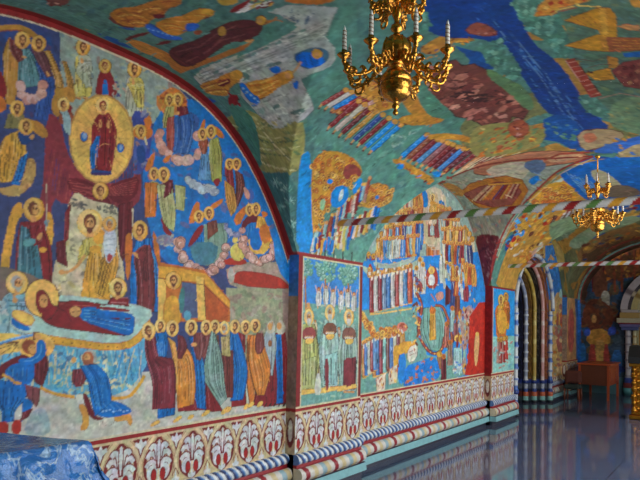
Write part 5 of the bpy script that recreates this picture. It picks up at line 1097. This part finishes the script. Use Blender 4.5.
def arc_ring(r0, r1, y0, y1, ca, cb, n=48, per=4):
    b = MB(); vs = []; fs = []; cl = []
    for i in range(n+1):
        a = PI*i/n
        for r, y in ((r0, y0), (r1, y0), (r1, y1), (r0, y1)): vs.append((XC+r*math.cos(a), y, 1.80+r*math.sin(a))); cl.append(ca if (i//2) % per else cb)
    for i in range(n):
        for q in range(4): fs.append((i*4+q, i*4+(q+1) % 4, i*4+4+(q+1) % 4, i*4+4+q))
    b.add(vs, fs, cl); local(b, ep); return b
arc_ring(.84, .98, YE-.16, YE-.008, (186,176,178), (110,96,100)).build('arch_ring', GLOSSY_PAINT, ep, True); arc_ring(.78, .84, YE-.13, YE-.008, (70,60,66), (196,180,150)).build('arch_ring', GLOSSY_PAINT, ep, True); arc_ring(.66, .78, YE-.09, YE-.008, (196,180,120), (150,120,60)).build('arch_ring', GLOSSY_PAINT, ep, True)
b = MB(); b.box((XC-.66, YE-.04, .05), (XC+.66, YE-.008, 1.80)); n = 24
vs = [(XC, YE-.04, 1.8)]+[(XC+.67*math.cos(PI*i/n), YE-.04, 1.8+.67*math.sin(PI*i/n)) for i in range(n+1)]; b.add(vs, [(0, i+1, i+2) for i in range(n)])
local(b, ep); b.build('door_leaf', M['lead'], ep)
b = MB()
for k in range(9): b.box((XC-.62+k*.15, YE-.055, .1), (XC-.59+k*.15, YE-.035, 1.78))
local(b, ep); b.build('lattice', M['old_gold'], ep)
# ================================================================== TIE RODS
def tie_rod(Y, z, label):
    XPH = at_y([(455 if Y < 6 else 566, 220)], Y)[0, 0]-.038
    x0, x1 = XC-HW*math.sqrt(max(0, 1-((z-ZS)/1.28)**2))-.02, XC+HW*math.sqrt(max(0, 1-((z-ZS)/1.28)**2))+.02
    n = int((x1-x0)/.006); m = 16; x = np.linspace(x0, x1, n+1); a = np.linspace(0, 2*PI, m+1)
    X, A = np.meshgrid(x, a); r = .031; Pp = np.stack([X, Y+r*np.cos(A), z+r*np.sin(A)], -1)
    seq = [(150,38,34), (196,192,186), (88,124,62), (196,192,186), (206,146,46), (196,192,186)]
    k = np.floor(((X-XPH-.034*np.sin(A))/.46) % 1*6).astype(int) % 6; col = lin(np.array(seq, float)[k])
    return tag(grid_obj('tie_rod', Pp, col, GLOSSY_PAINT, None, True), label, 'tie rod', 'striped tie rods across the vault')
tie_rod(4.97, 2.387, 'striped tie rod nearer the camera, crossing the vault in front of the crowded mural')
tie_rod(9.915, 2.387, 'striped tie rod farther off, crossing the vault before the dark end wall')
# ================================================================== CHANDELIERS
def candle_part(parent, x, y, z, h, r=.0105):
    n, m = 70, 20; prof = []; b = MB(); vs = []; cl = []; fs = []
    for i in range(n+1):
        t = i/n; zz = z+h*.86*t
        for k in range(m):
            a = 2*PI*k/m; g = ((a/(2*PI)+t*5.5) % 1) < .26; rr = r*(1.10 if g else 1)*(1-.12*t); vs.append((x+rr*math.cos(a), y+rr*math.sin(a), zz)); cl.append((150,104,72) if g else (226,220,208))
    for i in range(n):
        for k in range(m): fs.append((i*m+k, i*m+(k+1) % m, (i+1)*m+(k+1) % m, (i+1)*m+k))
    b.add(vs, fs, cl, True); b.lathe([(r*.85, z+h*.86), (r*.5, z+h*.875), (r*.45, z+h*.89), (r*.62, z+h*.93), (r*.42, z+h*.99), (r*.06, z+h*1.08)], 12, x, y, (232,232,228))
    b.build('candle', GLOSSY_PAINT, parent, True)
def candle_arm(root, ang, R, z0, zb, low, ch):
    ca, sa = math.cos(ang), math.sin(ang); f = lambda r, z: (r*ca, r*sa, z)
    b = MB(); prof = curve([(0.045, z0), (R*.34, z0-.01), (R*.52, z0-low), (R*.72, z0-low*1.35), (R*.92, zb-.085), (R, zb-.035)], 7)
    b.tube([f(r, z) for r, z in prof], [.0105-.004*i/len(prof) for i in range(len(prof))], 7)
    for (cx, cz, r, a0, a1) in ((R*.42, z0-low*.2, .032, 0, 5.2), (R*.80, zb-.105, .030, 2.4, 7.6), (R*.62, z0-low*1.5, .022, -1, 4)):
        sp = [f(cx+(r*(1-.11*t))*math.cos(a0+(a1-a0)*t/6), cz+(r*(1-.11*t))*math.sin(a0+(a1-a0)*t/6)) for t in np.linspace(0, 6, 26)]; b.tube(sp, [.0075-.0035*i/26 for i in range(26)], 6)
    for t in range(5):
        r, z = prof[6+t*6]; b.ball(f(r, z+.004), .0125, n=6)
        lf = [f(r-.012+.03*q, z+.012+.022*math.sin(q*2.6)) for q in np.linspace(0, 1, 8)]; b.tube(lf, [.0085, .0105, .010, .009, .0075, .006, .0045, .002], 5)
    arm = b.build('candle_arm', M['brass'], root)
    b = MB(); b.lathe([(.006, zb-.045), (.013, zb-.034), (.010, zb-.024), (.026, zb-.012), (.034, zb-.003), (.031, zb), (.013, zb+.003), (.013, zb+.018), (.010, zb+.018)], 16, R*ca, R*sa); b.build('drip_pan', M['brass'], arm)
    candle_part(arm, R*ca, R*sa, zb+.012, ch)
def chandelier(loc, label, zc):
    root = thing('chandelier', loc, label, 'chandelier', 'gilded candle chandeliers')
    b = MB(); b.lathe([(.001, 0), (.011, .006), (.014, .014), (.010, .024), (.006, .03), (.016, .038), (.018, .046), (.010, .056), (.016, .064), (.03, .070), (.052, .080), (.066, .096), (.072, .115), (.071, .118), (.073, .122), (.075, .14), (.073, .15), (.069, .152), (.069, .158), (.073, .16), (.070, .182), (.055, .2), (.032, .21), (.026, .222), (.034, .232), (.046, .238), (.046, .246), (.030, .252), (.036, .262), (.054, .275), (.066, .295), (.066, .325), (.056, .35), (.036, .37), (.016, .38), (.014, .392), (.026, .4), (.030, .412), (.026, .424), (.014, .432), (.012, .45), (.022, .47), (.028, .49), (.024, .505), (.013, .515), (.011, .53)], 28); body = b.build('central_baluster', M['brass'], root)
    b = MB(); b.lathe([(.008, .53), (.02, .54), (.030, .56), (.026, .58), (.014, .59), (.010, .61), (.018, .64), (.014, .67), (.008, .69), (.006, zc-.03), (.02, zc-.028), (.028, zc-.01), (.03, zc)], 20); b.build('hanging_stem', M['brass'], root)
    b = MB()
    for k in range(8):
        a = 2*PI*k/8+.2; sp = [((.052+.016*math.sin(t))*math.cos(a), (.052+.016*math.sin(t))*math.sin(a), .26+.1*t/3.14) for t in np.linspace(0, 3.14, 12)]; b.tube(sp, .005, 5)
    b.build('leaf_mount', M['brass'], body)
    for k in range(8): candle_arm(root, math.radians(33.86+12.5+45*k), .250, .250, .262, .055, .112)
    for k in range(6): candle_arm(root, math.radians(33.86+4+60*k), .125, .515, .575, .012, .10)
    return root
def copy_tree(o, parent=None):
    c = o.copy(); C.objects.link(c); c.parent = parent
    for ch in list(o.children): copy_tree(ch, c)
    return c
c1 = chandelier((-1.365, 2.63, 2.455), 'large gilded chandelier with twisted white candles, nearest the camera at the top edge', .90)
c2 = copy_tree(c1); c2.location = (-1.385, 7.42, 2.44); c2['label'] = 'smaller looking gilded chandelier hanging farther along, behind the striped tie rod'
# ================================================================== DESK
dk_ = thing('desk', (-2.66, 14.45, 0), 'plain red brown wooden desk on thin legs against the end wall', 'desk')
x0, x1, y0, y1 = -.29, .29, -.55, .55
b = MB(); b.box((x0-.03, y0-.03, .69), (x1+.03, y1+.03, .72), bev=.006); b.build('desktop', M['wood'], dk_)
b = MB(); b.box((x0, y0+.01, .29), (x1, y0+.03, .69)); b.build('front_panel', M['dark_or_shaded_wood'], dk_)  # same wood as the sides, toned darker to stand for shade
b = MB(); b.box((x1-.02, y0, .29), (x1, y1, .69)); sp_ = b.build('side_panel', M['wood'], dk_)
b = MB()
for y in (-.27, .27): b.box((x1, y-.2, .34), (x1+.012, y+.2, .64), bev=.005)
b.build('raised_panel', M['wood'], sp_)
b = MB(); b.box((x0, y0, .29), (x0+.02, y1, .69)); b.build('side_panel', M['wood'], dk_)
for x in (x0+.02, x1-.02):
    for y in (y0+.02, y1-.02): b = MB(); b.box((x-.022, y-.022, 0), (x+.022, y+.022, .70)); b.build('leg', M['wood'], dk_)
# ================================================================== CHAIR by the wall past the portal
ch = thing('chair', (-2.98, 13.55, 0), 'low dark chair with a brown back against the wall between portal and desk', 'chair')
b = MB(); b.box((-.15, -.15, .22), (.15, .15, .31), bev=.03); b.build('seat', M['green_cloth'], ch)
b = MB(); b.box((-.16, -.02, .33), (.15, .14, .58), bev=.045); b.build('backrest', M['brown_cloth'], ch)
for x in (-.13, .13):
    for y in (-.13, .13): b = MB(); b.lathe([(.016, 0), (.02, .1), (.018, .24)], 8, x, y); b.build('leg', M['dark_or_shaded_wood'], ch)
for y in (-.0, .10): b = MB(); b.box((-.14, y, .29), (-.11, y+.03, .40)); b.build('back_post', M['dark_or_shaded_wood'], ch)
# ================================================================== GILDED LECTERN
lc = thing('lectern', (-1.395, 11.68, 0), 'carved gilded lectern with a black slanted top at the right edge', 'lectern')
b = MB(); b.box((-.27, -.22, 0), (.27, .22, .07), bev=.015); b.box((-.24, -.19, .07), (.24, .19, .12), bev=.015); b.build('foot', M['old_gold'], lc)
for sx in (-1, 1):
    for sy in (-1, 1):
        b = MB(); prof = []
        for k in range(49): z = .12+k*.0155; prof.append((.030+.011*math.sin(k*.9)+(.012 if k % 12 < 2 else 0), z))
        b.lathe(prof, 12, sx*.20, sy*.15); 
        for k in range(16): a = k*.8; b.ball((sx*.20+.036*math.cos(a), sy*.15+.036*math.sin(a), .16+k*.044), .016, n=6)
        b.build('twisted_post', M['old_gold'], lc)
b = MB(); b.box((-.18, -.13, .12), (.18, .13, .84))
for k in range(26): b.ball((-.15+.1*(k % 4), -.13, .17+.11*(k//4)), .035, n=6); b.ball((-.18, -.1+.07*(k % 4), .17+.11*(k//4)), .03, n=6)
b.build('carved_panel', M['old_gold'], lc)
b = MB(); b.box((-.27, -.21, .84), (.27, .21, .90), bev=.012); b.build('cornice', M['old_gold'], lc)
b = MB(); vs = [(x, y, z) for x in (-.275, .275) for y, z in ((-.24, .90), (.22, .90), (.22, 1.18), (-.10, 1.17), (-.24, 1.00))]
b.add(vs, [(0, 1, 2, 3, 4), (9, 8, 7, 6, 5)]+[(i, i+5, (i+1) % 5+5, (i+1) % 5) for i in range(5)]); b.build('slanted_top', M['black'], lc)
# ================================================================== TABLE UNDER A BLUE PLASTIC SHEET
tb = thing('table', (-2.60, .62, 0), 'long table hidden under the blue plastic sheet by the left wall', 'table')
b = MB(); b.box((-.28, -.80, .95), (.28, .74, .99), bev=.005); b.build('tabletop', M['wood'], tb)
for x in (-.24, .24):
    for y in (-.72, .68): b = MB(); b.box((x-.03, y-.03, 0), (x+.03, y+.03, .95)); b.build('leg', M['wood'], tb)
def sheet():
    hx, hy, drop = .37, .95, .72; cx, cy = -2.56, .70; nu, nv = 190, 250
    U, V = np.meshgrid(np.linspace(-hx-drop, hx+drop, nu), np.linspace(-hy-drop, hy+drop, nv))
    ox, oy = np.maximum(np.abs(U)-hx, 0), np.maximum(np.abs(V)-hy, 0); sx, sy = np.sign(U), np.sign(V)
    d = np.maximum(ox, oy)*.6+np.hypot(ox, oy)*.4
    flare = .20+.9*np.minimum(ox, oy)/drop
    X = np.clip(U, -hx, hx)+sx*np.where(ox > 0, (ox > 0)*np.minimum(flare*d, .34)*np.where(ox > 0, 1, 0), 0)
    Yy = np.clip(V, -hy, hy)+sy*np.where(oy > 0, np.minimum(flare*d, .34), 0)
    Z = 1.004-d*.97
    w1, w2, w3 = (vnoise(nv, nu, c)-.5 for c in (22, 9, 4))
    on = np.clip(d*14, 0, 1); ridge = (np.abs(w1)*-1+.25)*.07+(np.abs(w2)*-1+.25)*.06+(np.abs(w3)*-1+.25)*.02
    fold = ridge*on
    X = X+sx*np.where(ox >= oy, fold, 0)*(ox > 0); Yy = Yy+sy*np.where(oy > ox, fold, 0)*(oy > 0); Z = Z+(ridge*.10*(1-on))
    X, Yy = X-.10*np.clip(hy-V, 0, 2*hy), Yy-.26*np.clip(hx-U, 0, 2*hx)
    X = np.maximum(X+cx, XR+.09); Yy = Yy+cy
    m = bpy.data.materials.new('blue_plastic'); m.use_nodes = True; nt = m.node_tree; bs = nt.nodes['Principled BSDF']
    bs.inputs['Base Color'].default_value = (*lin((46,122,196)), 1); bs.inputs['Roughness'].default_value = .22; bs.inputs['Coat Weight'].default_value = .6; bs.inputs['Coat Roughness'].default_value = .12
    tc = nt.nodes.new('ShaderNodeTexCoord'); nz = nt.nodes.new('ShaderNodeTexNoise'); nz.inputs['Scale'].default_value = 9; nz.inputs['Detail'].default_value = 4; nz.inputs['Distortion'].default_value = 1.2
    nt.links.new(tc.outputs['Object'], nz.inputs['Vector'])
    wv = nt.nodes.new('ShaderNodeMix'); wv.data_type = 'RGBA'; wv.blend_type = 'ADD'; wv.inputs[0].default_value = .30; nt.links.new(tc.outputs['Object'], wv.inputs[6]); nt.links.new(nz.outputs['Color'], wv.inputs[7])
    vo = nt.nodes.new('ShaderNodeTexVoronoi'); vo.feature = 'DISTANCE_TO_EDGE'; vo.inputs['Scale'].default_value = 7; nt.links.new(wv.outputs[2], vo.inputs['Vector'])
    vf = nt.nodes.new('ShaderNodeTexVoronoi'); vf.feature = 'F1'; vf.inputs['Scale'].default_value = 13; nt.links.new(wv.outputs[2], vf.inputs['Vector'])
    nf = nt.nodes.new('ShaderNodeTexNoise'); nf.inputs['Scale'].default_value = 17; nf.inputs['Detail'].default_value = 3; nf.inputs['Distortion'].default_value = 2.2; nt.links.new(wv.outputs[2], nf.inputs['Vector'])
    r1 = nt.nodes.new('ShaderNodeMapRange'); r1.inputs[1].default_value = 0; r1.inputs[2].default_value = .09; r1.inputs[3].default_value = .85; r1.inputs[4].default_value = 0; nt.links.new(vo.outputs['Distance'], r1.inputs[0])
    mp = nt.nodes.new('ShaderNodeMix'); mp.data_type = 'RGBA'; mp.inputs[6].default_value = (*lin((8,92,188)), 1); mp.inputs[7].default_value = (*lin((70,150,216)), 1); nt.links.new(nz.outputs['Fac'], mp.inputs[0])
    m2 = nt.nodes.new('ShaderNodeMix'); m2.data_type = 'RGBA'; m2.inputs[7].default_value = (*lin((186,214,234)), 1); nt.links.new(r1.outputs[0], m2.inputs[0]); nt.links.new(mp.outputs[2], m2.inputs[6]); nt.links.new(m2.outputs[2], bs.inputs['Base Color'])  # pale lines along creases paint the plastic's glints into its base colour
    bp = nt.nodes.new('ShaderNodeBump'); bp.inputs['Strength'].default_value = .7; bp.inputs['Distance'].default_value = .03; nt.links.new(nf.outputs['Fac'], bp.inputs['Height']); nt.links.new(bp.outputs['Normal'], bs.inputs['Normal'])
    o = grid_obj('plastic_sheet', np.stack([X, Yy, Z], -1), np.ones((nv, nu, 3))*.3, m, None, True)
    return tag(o, 'crumpled shiny blue plastic sheet draped over the table in the lower left corner', 'plastic sheet')
sheet()
# ================================================================== LIGHT AND CAMERA
w = bpy.data.worlds.new('daylight'); sc.world = w; w.use_nodes = True; nt = w.node_tree; bg = nt.nodes['Background']
bg.inputs['Color'].default_value = (.89, .95, 1.0, 1); bg.inputs['Strength'].default_value = 4.8
for i, (ya, yb) in enumerate(((.6, 4.4), (5.52, 9.33), (10.47, 12.2))):
    l = bpy.data.lights.new('window_portal', 'AREA'); l.shape = 'RECTANGLE'; l.size = yb-ya; l.size_y = 2.6; l.cycles.is_portal = True
    o = bpy.data.objects.new('window_portal', l); C.objects.link(o); o.location = (.5, (ya+yb)/2, 1.9); o.rotation_euler = (0, math.radians(90), 0); o.rotation_euler = (math.radians(90), 0, math.radians(90))
cd = bpy.data.cameras.new('camera'); cam = bpy.data.objects.new('camera', cd); C.objects.link(cam)
cd.sensor_width = 36; cd.lens = FPX*36/640; cd.shift_y = (CYP-240)/640; cd.clip_start = .02
from mathutils import Matrix
Rm = Matrix((RGT, UPV, -FWD)).transposed(); cam.matrix_world = Matrix.Translation(ORG) @ Rm.to_4x4()
sc.camera = cam
sc.view_settings.view_transform = 'Standard'; sc.view_settings.look = 'None'; sc.view_settings.gamma = 1; sc.view_settings.use_curve_mapping = False
sc.view_settings.exposure = 0.0
sc.cycles.max_bounces = 8; sc.cycles.diffuse_bounces = 5
